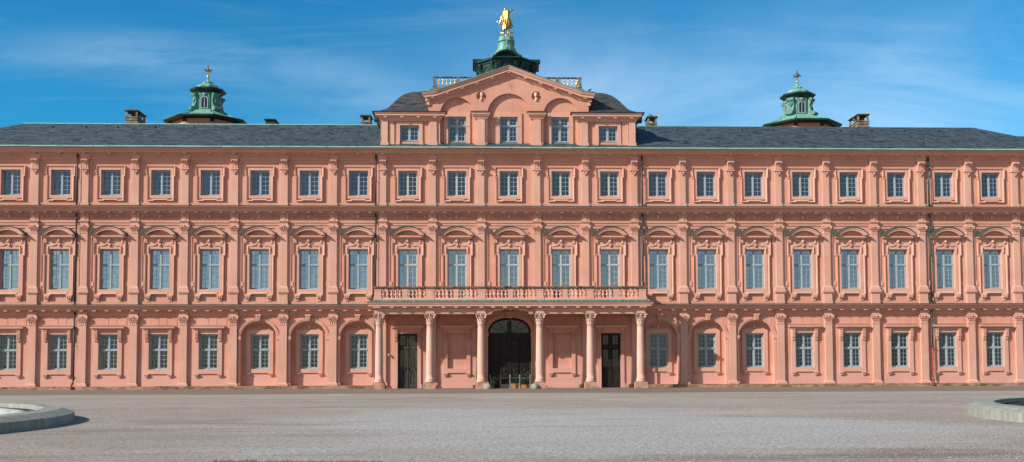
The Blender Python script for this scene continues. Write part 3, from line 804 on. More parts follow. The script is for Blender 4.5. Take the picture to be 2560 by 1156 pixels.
# ------------------------------------------------------------------ frieze relief between the storeys
fr = MB(); yy = -.062
fr.ell((0,yy-.04,13.84),(.15,.12,.2),10,7); fr.ell((0,yy-.03,13.98),(.22,.08,.09)); fr.ell((0,yy-.14,13.82),(.03,.05,.05),7,5)
for s in (-1,1):
    fr.tube([(s*.16,yy-.03,13.95),(s*.3,yy-.05,13.86),(s*.42,yy-.06,13.68),(s*.56,yy-.05,13.66),(s*.7,yy-.05,13.76),(s*.82,yy-.05,13.94)], [.03,.05,.07,.07,.06,.03], 6)
    for cx, dr_ in ((.98,1),(1.36,-1)):
        sp = []
        for j in range(16):
            t = j/15; an = (PI if dr_ > 0 else 0)+dr_*t*PI*3.2; rr = .19*(1-.75*t)
            sp.append((s*(cx+rr*math.cos(an)), yy-.04, 13.8+rr*math.sin(an)))
        fr.tube(sp, [.045*(1-.4*j/15) for j in range(16)], 6)
        fr.ell((s*cx,yy-.05,13.8),(.06,.06,.06),8,5)
    for j in range(9):
        a = random.uniform(.25,1.5); fr.ell((s*a,yy-.02,13.6+random.uniform(0,.38)),(.07,.045,.05),7,5)
    fr.ell((s*.22,yy-.02,13.62),(.08,.06,.1),8,5); fr.ell((s*.62,yy-.03,13.9),(.1,.05,.06),8,5)
f0 = fr.build('frieze_relief', M['trim'], palace)
f0.location.x = bay_x(-11)
for k in range(-10,12): copy_tree(f0, palace, bay_x(k))

# ------------------------------------------------------------------ portico
PYC = -2.4
CX = [-10.22,-6.27,-2.29,2.29,6.27,10.22]
cm_ = MB(); r0 = .315
prof = [(r0*1.22,.55),(r0*1.25,.60),(r0*1.13,.66),(r0*1.10,.70),(r0*1.16,.74),(r0*1.13,.79),(r0*1.02,.82)]
for j in range(13): t = j/12; prof.append((r0*(1-.17*t*t), .82+(5.02-.82)*t))
prof += [(r0*.92,5.04),(r0*.92,5.09),(r0*.84,5.11)]
cm_.lathe(0, 0, prof, 28)
col = cm_.build('column', M['column'], palace)
pm = MB(); pm.box(-.47,.47,-.47,.47,-.05,.40); pm.box(-.43,.43,-.43,.43,.40,.50); pm.lathe(0,0,[(.43,.50),(.45,.52),(.45,.555),(.40,.56)],28); pm.build('pedestal', M['pedestal'], col)
kc = MB(); kc.lathe(0,0,[(.26,5.10),(.265,5.3),(.29,5.5),(.34,5.66),(.37,5.70)],20)
for row, (n, z_, h_, cu, rr) in enumerate(((8,5.11,.26,.09,.265),(8,5.30,.28,.11,.275))):
    for j in range(n): a = 2*PI*(j+.5*row)/n; leaf(kc, rr*math.cos(a), rr*math.sin(a), z_, math.cos(a), math.sin(a), .20, h_, cu)
for a in (45,135,225,315):
    a = R(a); dx, dy = math.cos(a), math.sin(a); sp = []
    for j in range(12):
        t = j/11; rr = .11*(1-.75*t); an = PI*.5-t*PI*2.6; o = .42+rr*math.cos(an); sp.append((dx*o,dy*o,5.60+rr*math.sin(an)))
    kc.tube(sp, .042, 6); kc.tube([(dx*.27,dy*.27,5.47),(dx*.34,dy*.34,5.62),(dx*.42,dy*.42,5.71)], .03, 5)
pts = []
for q in range(4):
    for j in range(6):
        t = -1+2*j/6; x_, y_ = t*.46, -(.46-.10*(1-t*t)); a = q*PI/2
        pts.append((x_*math.cos(a)-y_*math.sin(a), x_*math.sin(a)+y_*math.cos(a)))
n = len(pts); kc.add([(x_,y_,5.72) for x_, y_ in pts]+[(x_,y_,5.82) for x_, y_ in pts], [tuple(range(n-1,-1,-1)),tuple(range(n,2*n))]+[(i,(i+1)%n,n+(i+1)%n,n+i) for i in range(n)])
for q in range(4): a = q*PI/2; kc.ell((.37*math.sin(a),-.37*math.cos(a),5.75),(.075,.075,.08),8,5)
kc.build('capital', M['column'], col)
col.location = (CX[0],PYC,0)
for x in CX[1:]:
    c = copy_tree(col, palace, x)
# entablature with a raised middle and the balcony on top
YF = PYC-.36
bal = MB()
for s in (-1,1):
    a, b = sorted((s*10.58, s*1.93))
    bal.box(a, b, YF, YF+.72, 5.83, 6.02); bal.box(a, b, YF-.04, YF+.72, 6.02, 6.22); bal.box(a, b, YF-.06, YF+.72, 6.22, 6.32)
    a, b = sorted((s*9.9, s*10.58)); bal.box(a, b, YF+.72, 0, 5.83, 6.32)
    for cx in CX: 
        if cx*s > 0: bal.box(cx-.36, cx+.36, YF-.09, YF-.02, 5.835, 6.3)
    for cx in (2.29,6.27): bal.box(s*cx-.25, s*cx+.25, YF+.72, 0, 5.86, 6.32)     # cross beams
bal.box(-1.93, 1.93, YF+.05, YF+.6, 6.2, 6.32)
bal.box(-10.57, 10.57, YF+.02, 0, 6.32, 6.40)
bal.sweep_plan([(-10.58,-.0),(-10.58,YF),(10.58,YF),(10.58,-.0)], [(-.3,6.32),(.10,6.32),(.13,6.36),(.16,6.40),(.40,6.41),(.40,6.52),(.44,6.56),(.47,6.64),(.49,6.66),(.49,6.70),(-.3,6.70)])
px = [x for x in mods4 if abs(x) < 10.5]+[10.45,-10.5]
for x in px: bal.box(x-.15,x+.15,YF-.37,YF-.1,6.29,6.405)
bal.box(-10.5,10.5,YF+.1,0,6.70,6.84)
balcony = bal.build('balcony', M['trim'], palace); balcony['label'] = 'portico entablature and balcony'
fb = MB()
fb.sweep_plan([(-10.58,0),(-10.58,YF),(10.58,YF),(10.58,0)], [(-.2,6.704),(.51,6.704),(.52,6.73),(.18,6.80),(.16,6.90),(-.2,6.90)])
fb.build('flashing', m_noise('streaked_copper', (.035,.07,.06), (.15,.29,.25), 2.5, (3,1,1), .6, .35, .7, 0), balcony)
YB = YF-.02
hr = MB(); hr.sweep_plan([(-10.58,0),(-10.58,YB),(10.58,YB),(10.58,0)], [(-.22,7.80),(.06,7.80),(.10,7.84),(.12,7.93),(.08,7.98),(-.24,7.98)])
hr.build('handrail', M['grime'], balcony)
br_ = MB(); br_.sweep_plan([(-10.58,0),(-10.58,YB),(10.58,YB),(10.58,0)], [(-.24,6.903),(.07,6.903),(.07,7.0),(.03,7.06),(-.22,7.06)])
br_.build('base_rail', M['trim'], balcony)
def post(x, w, big, loc=None):
    p = MB(); a = w/2
    p.box(-a, a, -.02, .26, 7.055, 7.80)
    if big: p.box(-a-.03,a+.03,-.05,.28,7.055,7.18); p.box(-a-.02,a+.02,-.04,.27,7.66,7.72); p.box(-a-.06,a+.06,-.09,.02,6.91,7.055)
    return p
pb = post(0,.54,True).build('balcony_post', M['trim'], balcony); ps_ = post(0,.40,False).build('balcony_post', M['trim'], balcony)
fa = fb2 = True
mids = [0,-4.24,4.27,-8.22,8.26]
for x in (-10.31,-6.26,-2.26,2.3,6.23,10.35):
    if fa: pb.location = (x,YB,0); fa = False
    else: q = copy_tree(pb, balcony, x)
for x in mids:
    if fb2: ps_.location = (x,YB,0); fb2 = False
    else: q = copy_tree(ps_, balcony, x)
bm_ = MB(); bm_.box(-.085,.085,-.085,.085,7.055,7.11); bm_.box(-.085,.085,-.085,.085,7.74,7.80)
bm_.lathe(0,0,[(.09,7.11),(.10,7.14),(.06,7.17),(.05,7.19),(.075,7.23),(.13,7.33),(.125,7.39),(.075,7.44),(.055,7.46),(.075,7.48),(.055,7.5),(.075,7.55),(.115,7.62),(.105,7.67),(.06,7.70),(.075,7.74)],10)
b0 = bm_.build('baluster', M['trim'], balcony); fa = True
edges = [-10.04,(-8.42),(-8.02),(-6.53),(-5.99),(-4.44),(-4.04),(-2.53),(-1.99),(-.2),(.2),(2.03),(2.57),(4.07),(4.47),(5.96),(6.5),(8.06),(8.46),(10.08)]
for a, b in zip(edges[::2], edges[1::2]):
    n = 6 if abs(a+b) < 3 else 5
    for j in range(n):
        x = a+(b-a)*(j+.5)/n
        if fa: b0.location = (x,YB+.11,0); fa = False
        else: copy_tree(b0, balcony, x)
for s in (-1,1):                                     # short side railings back to the wall
    for j in range(5):
        q = copy_tree(b0, balcony, s*10.47); q.location.y = YB+.55+j*.33
    q = copy_tree(ps_, balcony, s*10.45); q.location.y = -.32
# hanging scrolls over the gate
lb = MB(); yl = YF+.02
cont = [(-1.93,5.83)]
low = []
for i in range(41):
    t = -1+2*i/40; x_ = t*1.5; z_ = 6.22-.26*abs(t)**2.2-.035*abs(math.sin(t*PI*3.5)); low.append((x_, z_))
lb.band([(x_,6.33) for x_, _ in low], low, yl, yl+.34)
lb.band([(x_,z_+.10) for x_, z_ in low], low, yl-.05, yl)
for s in (-1,1):
    c1 = (s*1.62,6.02); a, b = sorted((s*1.45,s*1.93)); lb.box(a, b, yl+.02, yl+.4, 5.98, 6.32)
    i0 = len(lb.v); lb.lathe(0,0,[(.23,-.03),(.23,.42)],20,smooth=False); lb.xform(Matrix.Translation((s*1.62,yl,6.0)) @ Matrix.Rotation(-PI/2,4,'X'), i0)
    sp = []
    for j in range(26):
        t = j/25; an = PI*.5+s*t*PI*4.4; rr = .21*(1-.85*t); sp.append((c1[0]+rr*math.cos(an), yl-.05, 6.0+rr*math.sin(an)))
    lb.tube(sp, .032, 6); lb.ell((c1[0],yl-.05,6.0),(.045,.05,.045))
    lb.tube([(s*1.4,yl-.05,6.18),(s*1.1,yl-.07,6.2),(s*.8,yl-.06,6.27)], [.05,.06,.03], 6); lb.ell((s*.78,yl-.04,6.1),(.07,.06,.1)); lb.ell((s*1.22,yl-.05,6.08),(.1,.06,.07))
lb.ell((0,yl-.04,6.2),(.16,.08,.1)); lb.ell((-.2,yl-.04,6.24),(.12,.06,.06)); lb.ell((.2,yl-.04,6.24),(.12,.06,.06))
lb.build('scroll_valance', M['trim'], balcony)
# low skirting under the portico wall
mb = MB()
for a, b in ((-9.9,-9.23),(-6.98,-6.5),(-5.9,-2.6),(2.6,5.9),(6.5,7.02),(9.27,9.9)):
    mb = MB(); mb.box(a, b, -.13, 0, -.04, .27); mb.build('plinth', M['stucco'], palace)

# ------------------------------------------------------------------ main roof
ZE, ZR, YR = 19.33, 22.75, 5.5
XR = 41.55
rm = MB()
def roof_pt(x, y): return (x, y, ZE+(ZR-ZE)*(y+.93)/(YR+.93))
xe = XE+.9; yb = 2*YR+.93
A = [(-xe,-.93,ZE),(xe,-.93,ZE),(xe,yb,ZE),(-xe,yb,ZE),(-XR,YR,ZR),(XR,YR,ZR)]
rm.add(A, [(0,1,5,4),(2,3,4,5),(3,0,4),(1,2,5)])
roof = rm.build('roof', M['slate'], palace)
rc = MB(); rc.tube([(-XR,YR,ZR+.015),(XR,YR,ZR-.02)], .045, 8); 
rc.build('ridge_copper', M['copper'], roof)
hk = MB()
rr = random.Random(4)
for s in (-1,1):
    x = 11.8
    while x < 41:
        for y_, dz in ((4.4,.0),(.9 if rr.random() < .25 else 4.4,0)):
            p = roof_pt(s*x, y_+rr.uniform(-.1,.1)); hk.box(p[0]-.02,p[0]+.02,p[1]-.14,p[1]+.02,p[2]-.06,p[2]+.10); hk.box(p[0]-.06,p[0]+.04,p[1]-.16,p[1]-.12,p[2]-.10,p[2]+.0)
        x += rr.uniform(2.6,3.4)
hk.build('roof_hook', M['black'], roof)
def chimney(x0, x1, y0, y1, z0, z1):
    c = MB(); w = x1-x0
    zc = z1-.62
    c.box(x0, x1, y0, y1, z0, zc)
    for zz in (zc-.5,zc-.22,zc): c.box(x0-.06, x1+.06, y0-.06, y1+.06, zz-.08, zz)
    t = .15
    for a in (x0, x1-t):
        for b in (y0, (y0+y1)/2-t/2, y1-t): c.box(a, a+t, b, b+t, zc, z1-.11)
    c.box(x0+t, x1-t, y0+t*2, y1-t*2, zc, zc+.1)
    o = c.build('chimney', M['chimney'], palace)
    k = MB(); k.box(x0-.1, x1+.1, y0-.1, y1+.1, z1-.11, z1-.04); k.box(x0-.04, x1+.04, y0-.04, y1+.04, z1-.04, z1+.01)
    k.build('chimney_cap', M['chimney_cap'], o)
chimney(-33.5,-32.5,7.2,9.2,21,24.45); chimney(-12.9,-12.1,7.3,8.6,21,24.12); chimney(12.72,13.5,7.3,8.6,21,24.14); chimney(31.75,32.75,7.2,9.2,21,24.42)
v_ = MB(); v_.box(-21.3,-20.5,7.2,8.6,21,23.58); v_.add([(-21.42,7.05,23.6),(-20.38,7.05,23.6),(-20.38,8.75,23.58),(-21.42,8.75,23.58),(-21.42,7.05,23.67),(-20.38,7.05,23.67),(-20.38,8.75,23.65),(-21.42,8.75,23.65)], [(0,1,5,4),(1,2,6,5),(2,3,7,6),(3,0,4,7),(4,5,6,7),(3,2,1,0)])
v_.build('roof_vent', M['copper_dark'], palace)

# ------------------------------------------------------------------ attic pavilion
GAB = [(-7.04,23.97),(-5.87,24.09),(-5.08,24.39),(-2.67,25.21),(0,26.16),(2.67,25.21),(5.08,24.39),(5.87,24.09),(7.04,23.97)]
def gabz(x, off=0.):
    for (a, za), (b, zb) in zip(GAB, GAB[1:]):
        if a <= x <= b: return za+(zb-za)*(x-a)/(b-a)+off
    return GAB[0][1]+off
AW = 10.38; GW = 6.55
ARCH = [(-4.22,1.37,22.30),(0,1.74,22.28),(4.22,1.37,22.30)]
ay = .28
aw = MB(); xs = set([-GW,GW])
for cx, r_, zs_ in ARCH:
    for i in range(25): xs.add(round(cx-r_*math.cos(PI*i/24), 5))
for cx in (-2.24,2.26):
    for i in range(17): xs.add(round(cx-.40*math.cos(PI*i/16), 5))
for x_, _ in GAB: 
    if abs(x_) < GW: xs.add(x_)
xs = sorted(xs)
def lowz(x):
    for cx, r_, zs_ in ARCH:
        if abs(x-cx) < r_-1e-4: return zs_+math.sqrt(r_*r_-(x-cx)**2)
    return 19.3
TOP = -.42
for a, b in zip(xs, xs[1:]):
    m_ = (a+b)/2; inside = lowz(m_) > 20
    def lz(x):
        for cx, r_, zs_ in ARCH:
            if abs(m_-cx) < r_: return zs_+math.sqrt(max(0,r_*r_-(x-cx)**2))
        return 19.3
    hole = None
    for cx in (-2.24,2.26):
        if abs(m_-cx) < .40: hole = cx
    if hole is None:
        aw.add([(a,0,lz(a)),(b,0,lz(b)),(b,0,gabz(b,TOP)),(a,0,gabz(a,TOP))], [(0,1,2,3)])
    else:
        q = lambda x: math.sqrt(max(0,.16-(x-hole)**2))
        aw.add([(a,0,lz(a)),(b,0,lz(b)),(b,0,23.8-q(b)),(a,0,23.8-q(a)),(a,0,23.8+q(a)),(b,0,23.8+q(b)),(b,0,gabz(b,TOP)),(a,0,gabz(a,TOP))], [(0,1,2,3),(4,5,6,7)])
    if inside: aw.add([(a,0,lz(a)),(b,0,lz(b)),(b,ay,lz(b)),(a,ay,lz(a))], [(0,1,2,3)])
for cx, r_, zs_ in ARCH:
    for s in (-1,1): aw.add([(cx+s*r_,0,19.3),(cx+s*r_,ay,19.3),(cx+s*r_,ay,zs_),(cx+s*r_,0,zs_)], [(0,1,2,3)])
AWX = [-8.07,8.12]
for s, wx in ((-1,AWX[0]),(1,AWX[1])):
    a, b = sorted((s*GW, s*AW)); grid_wall(aw, a, b, 19.3, 22.0, [(wx-.775,wx+.775,20.0,21.34,.3)], 0, .3)
    aw.add([(s*AW,0,19.3),(s*AW,11,19.3),(s*AW,11,22.0),(s*AW,0,22.0)], [(0,1,2,3)])
    aw.add([(s*GW,0,22.0),(s*GW,4.,22.0),(s*GW,4.,24.0),(s*GW,0,24.0)], [(0,1,2,3)])
aw.add([(-AW,11,19.3),(AW,11,19.3),(AW,11,22),(-AW,11,22)], [(0,1,2,3)])
attic = aw.build('wall', M['stucco'], palace); attic['label'] = 'attic front with three blind arches and gable'
ab = MB(); grid_wall(ab, -GW, GW, 19.3, 24.2, [(cx-.73,cx+.73,20.0,22.14,.28) for cx, _, _ in ARCH], ay, .28)
o = ab.build('wall', M['stucco'], palace); o['label'] = 'recessed wall inside the attic arches'
# mouldings, piers and cornices of the attic
am = MB()
def pier(x, w, z1, y=-.22, z0=19.55):
    am.box(x-w/2, x+w/2, y, 0, z0, z1); am.box(x-w/2-.07, x+w/2+.07, y-.07, 0, z0, z0+.36)
for x in (-2.27,2.29):
    pier(x,.62,21.9); am.box(x-.50,x+.50,-.12,0,19.55,21.9); am.box(x-.56,x+.56,-.15,0,19.55,19.88)
    am.sweep_plan([(x-.5,0),(x-.5,-.22),(x+.5,-.22),(x+.5,0)], [(-.2,21.86),(.03,21.86),(.05,21.94),(.10,22.0),(.24,22.2),(.24,22.30),(.30,22.38),(-.2,22.38)])
for s in (-1,1):
    pier(s*6.15,.58,21.7); am.box(*sorted((s*5.60,s*6.55)),-.12,0,19.55,21.7); am.box(*sorted((s*5.55,s*5.86)),-.15,0,19.55,19.86); am.box(*sorted((s*6.44,s*6.6)),-.15,0,19.55,19.86)
    pier(s*10.08,.52,21.7); am.box(*sorted((s*9.3,s*9.78)),-.10,0,19.55,21.7); am.box(*sorted((s*9.28,s*9.81)),-.14,0,19.55,19.86)
    a, b = sorted((s*5.62,s*AW)); pth = [(a,0),(a,-.16),(b,-.16),(b,.0)] 
    if s < 0: pth = [(-AW,11),(-AW,-.16),(-5.62,-.16),(-5.62,0)]
    else: pth = [(5.62,0),(5.62,-.16),(AW,-.16),(AW,11)]
    am.sweep_plan(pth, [(-.15,21.64),(.02,21.64),(.05,21.70),(.10,21.74),(.10,21.80),(.18,21.86),(.20,21.98),(.42,22.02),(.42,22.14),(.47,22.18),(.52,22.26),(-.15,22.26)])
    for j in range(4): x = s*(6.0+j*1.33); am.box(x-.14,x+.14,-.52,-.2,21.87,22.015)
    wx = AWX[0] if s < 0 else AWX[1]
    am.box(wx-1.06,wx-.775,-.1,0,19.9,21.62); am.box(wx+.775,wx+1.06,-.1,0,19.9,21.62); am.box(wx-.775,wx+.775,-.1,0,21.34,21.62)
    for t in (-1,1): am.box(*sorted((wx+t*.79,wx+t*1.12)),-.15,0,19.6,19.92)
for cx, r_, zs_ in ARCH:
    am.box(cx-1.07,cx-.73,ay-.10,ay,19.6,22.48); am.box(cx+.73,cx+1.07,ay-.10,ay,19.6,22.48); am.box(cx-.73,cx+.73,ay-.10,ay,22.14,22.48)
    for t in (-1,1): am.box(*sorted((cx+t*.74,cx+t*1.13)),ay-.15,ay,19.55,19.88); am.box(*sorted((cx+t*.72,cx+t*1.09)),ay-.125,ay,21.33,21.37)
am.build('moulding', M['trim'], palace)['label'] = 'piers and mouldings of the attic'
gm = MB()
def gsweep(prof):
    p = [(-GW-.02, GAB[0][1]-.02)]+GAB[1:-1]+[(GW+.02, GAB[-1][1]-.02)]; vs = []; m_ = len(prof)
    for x_, z_ in p: vs += [(x_+(math.copysign(o,x_) if abs(x_) > 6 else 0), y_, z_+dz) for y_, dz, o in prof]
    fs = [(i*m_+j,(i+1)*m_+j,(i+1)*m_+(j+1)%m_,i*m_+(j+1)%m_) for i in range(len(p)-1) for j in range(m_)]
    fs += [tuple(range(m_)), tuple(range((len(p)-1)*m_,len(p)*m_))[::-1]]
    gm.add(vs, fs)
gsweep([(0,-.62,0),(-.08,-.62,.06),(-.10,-.56,.08),(-.16,-.52,.12),(-.16,-.42,.12),(-.40,-.40,.34),(-.40,-.26,.34),(-.46,-.2,.4),(-.52,-.08,.46),(-.54,-.02,.48),(0,-.02,.48)])
for s in (-1,1):
    for xx in (.02,1.35,2.6,3.8,5.0,6.2):
        if xx < .1 and s > 0: continue
        z_ = gabz(s*xx); d_ = (gabz(s*(xx+.13))-gabz(s*(xx-.13)))/2
        if xx < .1: d_ = 0
        gm.add([(s*xx-.13,y_,z_+dz-d_*s) for y_, dz in ((-.36,-.52),(-.36,-.40),(-.1,-.40),(-.1,-.52))]+[(s*xx+.13,y_,z_+dz+d_*s) for y_, dz in ((-.36,-.52),(-.36,-.40),(-.1,-.40),(-.1,-.52))], [(0,1,2,3),(7,6,5,4),(0,4,5,1),(1,5,6,2),(2,6,7,3),(3,7,4,0)])
    # stepped ends of the gable cornice
    a, b = sorted((s*(GW-.1), s*(GW+.14))); gm.box(a, b, -.14, 1.2, 23.0, 23.3); a, b = sorted((s*(GW-.1), s*(GW+.24))); gm.box(a, b, -.2, 1.2, 23.3, 23.45)
gm.build('gable_cornice', M['trim'], palace)
gr = MB()
top = [(-7.08,23.985)]+GAB[1:-1]+[(7.08,23.985)]
n = len(top); vs = [(x_,-.57,z_-.0) for x_, z_ in top]+[(x_,-.57,z_+.05) for x_, z_ in top]+[(x_,5.4,z_+.05) for x_, z_ in top]
gr.add(vs, [(i,i+1,n+i+1,n+i) for i in range(n-1)]+[(n+i,n+i+1,2*n+i+1,2*n+i) for i in range(n-1)])
gr.build('gable_copper', M['copper'], palace)
md = MB()
for cx in (-2.24,2.26):
    i0 = len(md.v); md.lathe(0,0,[(.40,0),(.39,.08),(.34,.2),(.22,.28),(.02,.3)],24,cap=False); md.xform(Matrix.Translation((cx,0,23.8)) @ Matrix.Rotation(-PI/2,4,'X'), i0)
md.build('medallion', M['stucco'], palace)
for cx, tw in ((-2.24,.05),(2.26,-.03)):
    b = MB(); b.ell((cx+tw,-.02,23.9),(.135,.15,.19),12,9); b.ell((cx+tw,.02,23.98),(.16,.16,.14),10,7)
    b.tube([(cx+tw*.8,.05,23.8),(cx,.05,23.62),(cx-.0,.05,23.52)], [.085,.10,.17], 10); b.tube([(cx-.16,.06,23.5),(cx,.0,23.47),(cx+.16,.06,23.5)], [.06,.12,.06], 8)
    b.ell((cx+tw,-.17,23.88),(.03,.05,.05),7,5); b.ell((cx+tw,-.12,23.78),(.06,.05,.04),7,5)
    for s in (-1,1): b.ell((cx+tw+s*.13,.0,23.88),(.03,.05,.06),7,5)
    b.build('bust', M['column'], palace)
rod = MB(); rod.tube([(.04,-.12,24.42),(.04,-.12,24.86)], .014, 6); rod.tube([(.04,0,24.84),(.04,-.3,24.86)], .016, 6); rod.build('flag_bracket', M['rail'], palace)
# attic windows
def attic_win(z0, z1, hw, yy, zt, rows, sill):
    fr, gl = sash(z0+sill, z1, hw, yy, zt, rows, st=.06, mull=.13)
    s_ = MB(); s_.box(-hw, hw, yy-.14, yy+.09, z0-.12, z0+sill)
    w = fr.build('window', M['frame'], palace); gl.build('pane', M['glass_upper'], w, clean=False); s_.build('sill', M['flash'], w)
    return w
w = attic_win(20.0,21.34,.77,.2,None,(3,),.06); w.location.x = AWX[0]; copy_tree(w, palace, AWX[1])
w = attic_win(20.0,22.14,.725,ay+.18,21.42,(3,2),.07); w.location.x = ARCH[0][0]
for cx in (0,ARCH[2][0]): copy_tree(w, palace, cx)
# curved slate roof of the pavilion
BELL = [(0,0),(.5,.15),(1.02,.45),(1.22,.65),(1.4,.9),(1.58,1.14),(1.75,1.38),(1.92,1.6),(2.1,1.8),(2.32,2.02),(2.58,2.2),(2.85,2.36),(3.15,2.5),(3.7,2.68),(4.3,2.82)]
pr = MB(); y1_ = 11.6
vs = []
for d_, h_ in BELL: vs += [(-11.02+d_,-.70+d_,22.32+h_),(11.02-d_,-.70+d_,22.32+h_),(11.02-d_,y1_-d_*.55,22.32+h_),(-11.02+d_,y1_-d_*.55,22.32+h_)]
m_ = len(BELL)
pr.add(vs, [(4*i+j,4*i+(j+1)%4,4*i+4+(j+1)%4,4*i+4+j) for i in range(m_-1) for j in (1,2,3)]+[(4*m_-4,4*m_-3,4*m_-2,4*m_-1)], True)
for i in range(m_-1):
    (da, ha), (db, hb) = BELL[i], BELL[i+1]
    for s in (-1,1):
        pr.add([(s*(11.02-da),-.70+da,22.32+ha),(s*(11.02-db),-.70+db,22.32+hb),(s*6.5,-.70+db,22.32+hb),(s*6.5,-.70+da,22.32+ha)], [(0,1,2,3)], True)
# the middle of the front is open for the gable: slate only shows beside it
bell = pr.build('pavilion_roof', M['slate_old'], palace)
try:
    bell.data.set_sharp_from_angle(angle=R(40))
except Exception: pass
eb = MB()
for s in (-1,1):
    pth = [(-11.0,y1_),(-11.0,-.66),(-5.05,-.66),(-5.05,0)] if s < 0 else [(5.05,0),(5.05,-.66),(11.0,-.66),(11.0,y1_)]
    eb.sweep_plan(pth, [(-.5,22.262),(.03,22.262),(.05,22.29),(.04,22.345),(-.5,22.35)])
for x in (-2.27,2.29): eb.box(x-.84,x+.84,-.56,-.0,22.382,22.43)
eb.build('eaves_board', M['black'], bell)
dp = MB()
for s in (-1,1):
    dp.tube([(s*10.95,.4,22.2),(s*10.93,.4,21.75),(s*10.52,.3,21.7),(s*10.46,.3,21.6),(s*10.46,.3,20.0),(s*10.6,-.1,19.72)], .06, 8)
    dp.box(*sorted((s*10.62,s*10.98)),.2,.6,21.82,22.2)
dp.build('drainpipe', M['iron'], palace)
# terrace behind the gable
tr = MB(); tr.box(-6.75,6.75,3.0,10.6,24.9,25.14); tr.box(-6.55,6.55,3.1,10.5,25.14,25.3); tr.box(-6.38,6.38,3.14,10.4,25.3,25.42)
terr = tr.build('roof_terrace', M['rail'], palace)
hr = MB(); hr.sweep_plan([(-6.24,10.2),(-6.24,3.26),(6.24,3.26),(6.24,10.2)], [(-.09,26.28),(.09,26.28),(.11,26.33),(.09,26.37),(-.09,26.37)]); hr.build('handrail', M['grime'], terr)
hr = MB(); hr.sweep_plan([(-6.24,10.2),(-6.24,3.26),(6.24,3.26),(6.24,10.2)], [(-.1,25.423),(.1,25.423),(.08,25.5),(-.08,25.5)]); hr.build('base_rail', M['rail'], terr)
po = MB(); po.box(-.12,.12,-.10,.10,25.5,26.28); po.box(-.15,.15,-.13,.13,25.5,25.58); po = po.build('terrace_post', M['rail'], terr)
pts = [(-6.2,3.27),(6.2,3.27),(-4.25,3.27),(4.25,3.27),(-6.2,6.6),(6.2,6.6),(-6.2,10.1),(6.2,10.1)]
po.location = (pts[0][0],pts[0][1],0)
for x, y_ in pts[1:]:
    q = copy_tree(po, terr, x); q.location.y = y_
gb = MB(); gb.tube([(-.085,0,25.5),(-.06,0,25.66),(-.085,0,25.8),(-.03,0,25.95),(-.085,0,26.1),(-.05,0,26.28)], .012, 5); gb.tube([(.085,0,25.5),(.06,0,25.66),(.085,0,25.8),(.03,0,25.95),(.085,0,26.1),(.05,0,26.28)], .012, 5)
gb.lathe(0,0,[(.012,25.5),(.012,25.62),(.042,25.76),(.018,25.88),(.012,25.95),(.036,26.05),(.012,26.14),(.012,26.28)],8)
gb = gb.build('gilt_baluster', M['gold'], terr); fa = True
for s in (-1,1):
    for x in [s*(5.86-.345*j) for j in range(5)]+[s*(3.92-.345*j) for j in range(4)]:
        if fa: gb.location = (x,3.27,0); fa = False
        else: copy_tree(gb, terr, x)
for s in (-1,1):
    for j in range(8):
        q = copy_tree(gb, terr, s*6.2); q.location.y = 3.75+j*.35; q.rotation_euler.z = PI/2

# ------------------------------------------------------------------ cupola and gilded statue
C8 = math.cos(PI/8); CY = 7.
def oct_(mb, cx, cy, prof): mb.lathe(cx, cy, [(r_/C8, z_) for r_, z_ in prof], 8, PI/8, False)
cu = MB(); oct_(cu, 0, CY, [(2.45,25.0),(2.45,28.2)])
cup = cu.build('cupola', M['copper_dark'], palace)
ce = MB(); oct_(ce, 0, CY, [(2.4,28.1),(2.52,28.15),(2.56,28.3),(2.72,28.36),(2.72,28.5),(2.66,28.56),(2.3,28.62),(1.3,28.85)])
for k in range(8):
    a = PI/8+k*PI/4; x_, y_ = 2.74/C8*math.cos(a), CY+2.74/C8*math.sin(a)
    ce.box(x_-.14, x_+.14, y_-.14, y_+.14, 28.38, 28.6)
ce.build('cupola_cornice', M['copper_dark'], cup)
cr = MB(); oct_(cr, 0, CY, [(1.55,28.7),(1.38,28.9),(1.34,29.28),(1.30,29.36),(1.18,29.42),(1.05,29.5),(.86,29.72),(.72,30.0),(.64,30.35),(.61,30.62)])
cr.build('cupola_roof', M['copper'], cup)
cp = MB(); oct_(cp, 0, CY, [(.66,30.6),(.74,30.66),(.74,30.76),(.68,30.8),(.64,30.9),(.64,31.08)])
for k in range(4):
    i0 = len(cp.v); cp.prism_yz([(-.58,30.6),(-.78,30.6),(-.72,30.2),(-.90,29.9),(-.86,29.75),(-.8,29.78)], -.09, .09); cp.xform(Matrix.Translation((0,CY,0)) @ Matrix.Rotation(k*PI/2,4,'Z'), i0)
cp.build('statue_base', M['copper'], cup)
for k in range(8):      # front-facing consoles on every face
    b = MB()
    for s in (-.72,.72):
        b.prism_yz([(-2.45,27.45),(-2.52,27.45),(-2.53,27.7),(-2.62,27.85),(-2.70,28.1),(-2.70,28.2),(-2.45,28.2)], s-.15, s+.15)
        b.box(s-.19,s+.19,-2.60,-2.45,27.62,27.68)
    b.tube([(-.36,-2.47,27.3),(-.36,-2.47,27.6),(-.2,-2.49,27.85),(0,-2.49,27.92),(.2,-2.49,27.85),(.36,-2.47,27.6),(.36,-2.47,27.3)], .05, 6)
    b.xform(Matrix.Translation((0,CY,0)) @ Matrix.Rotation(k*PI/4,4,'Z'))
    b.build('console', M['copper_dark'], cup)
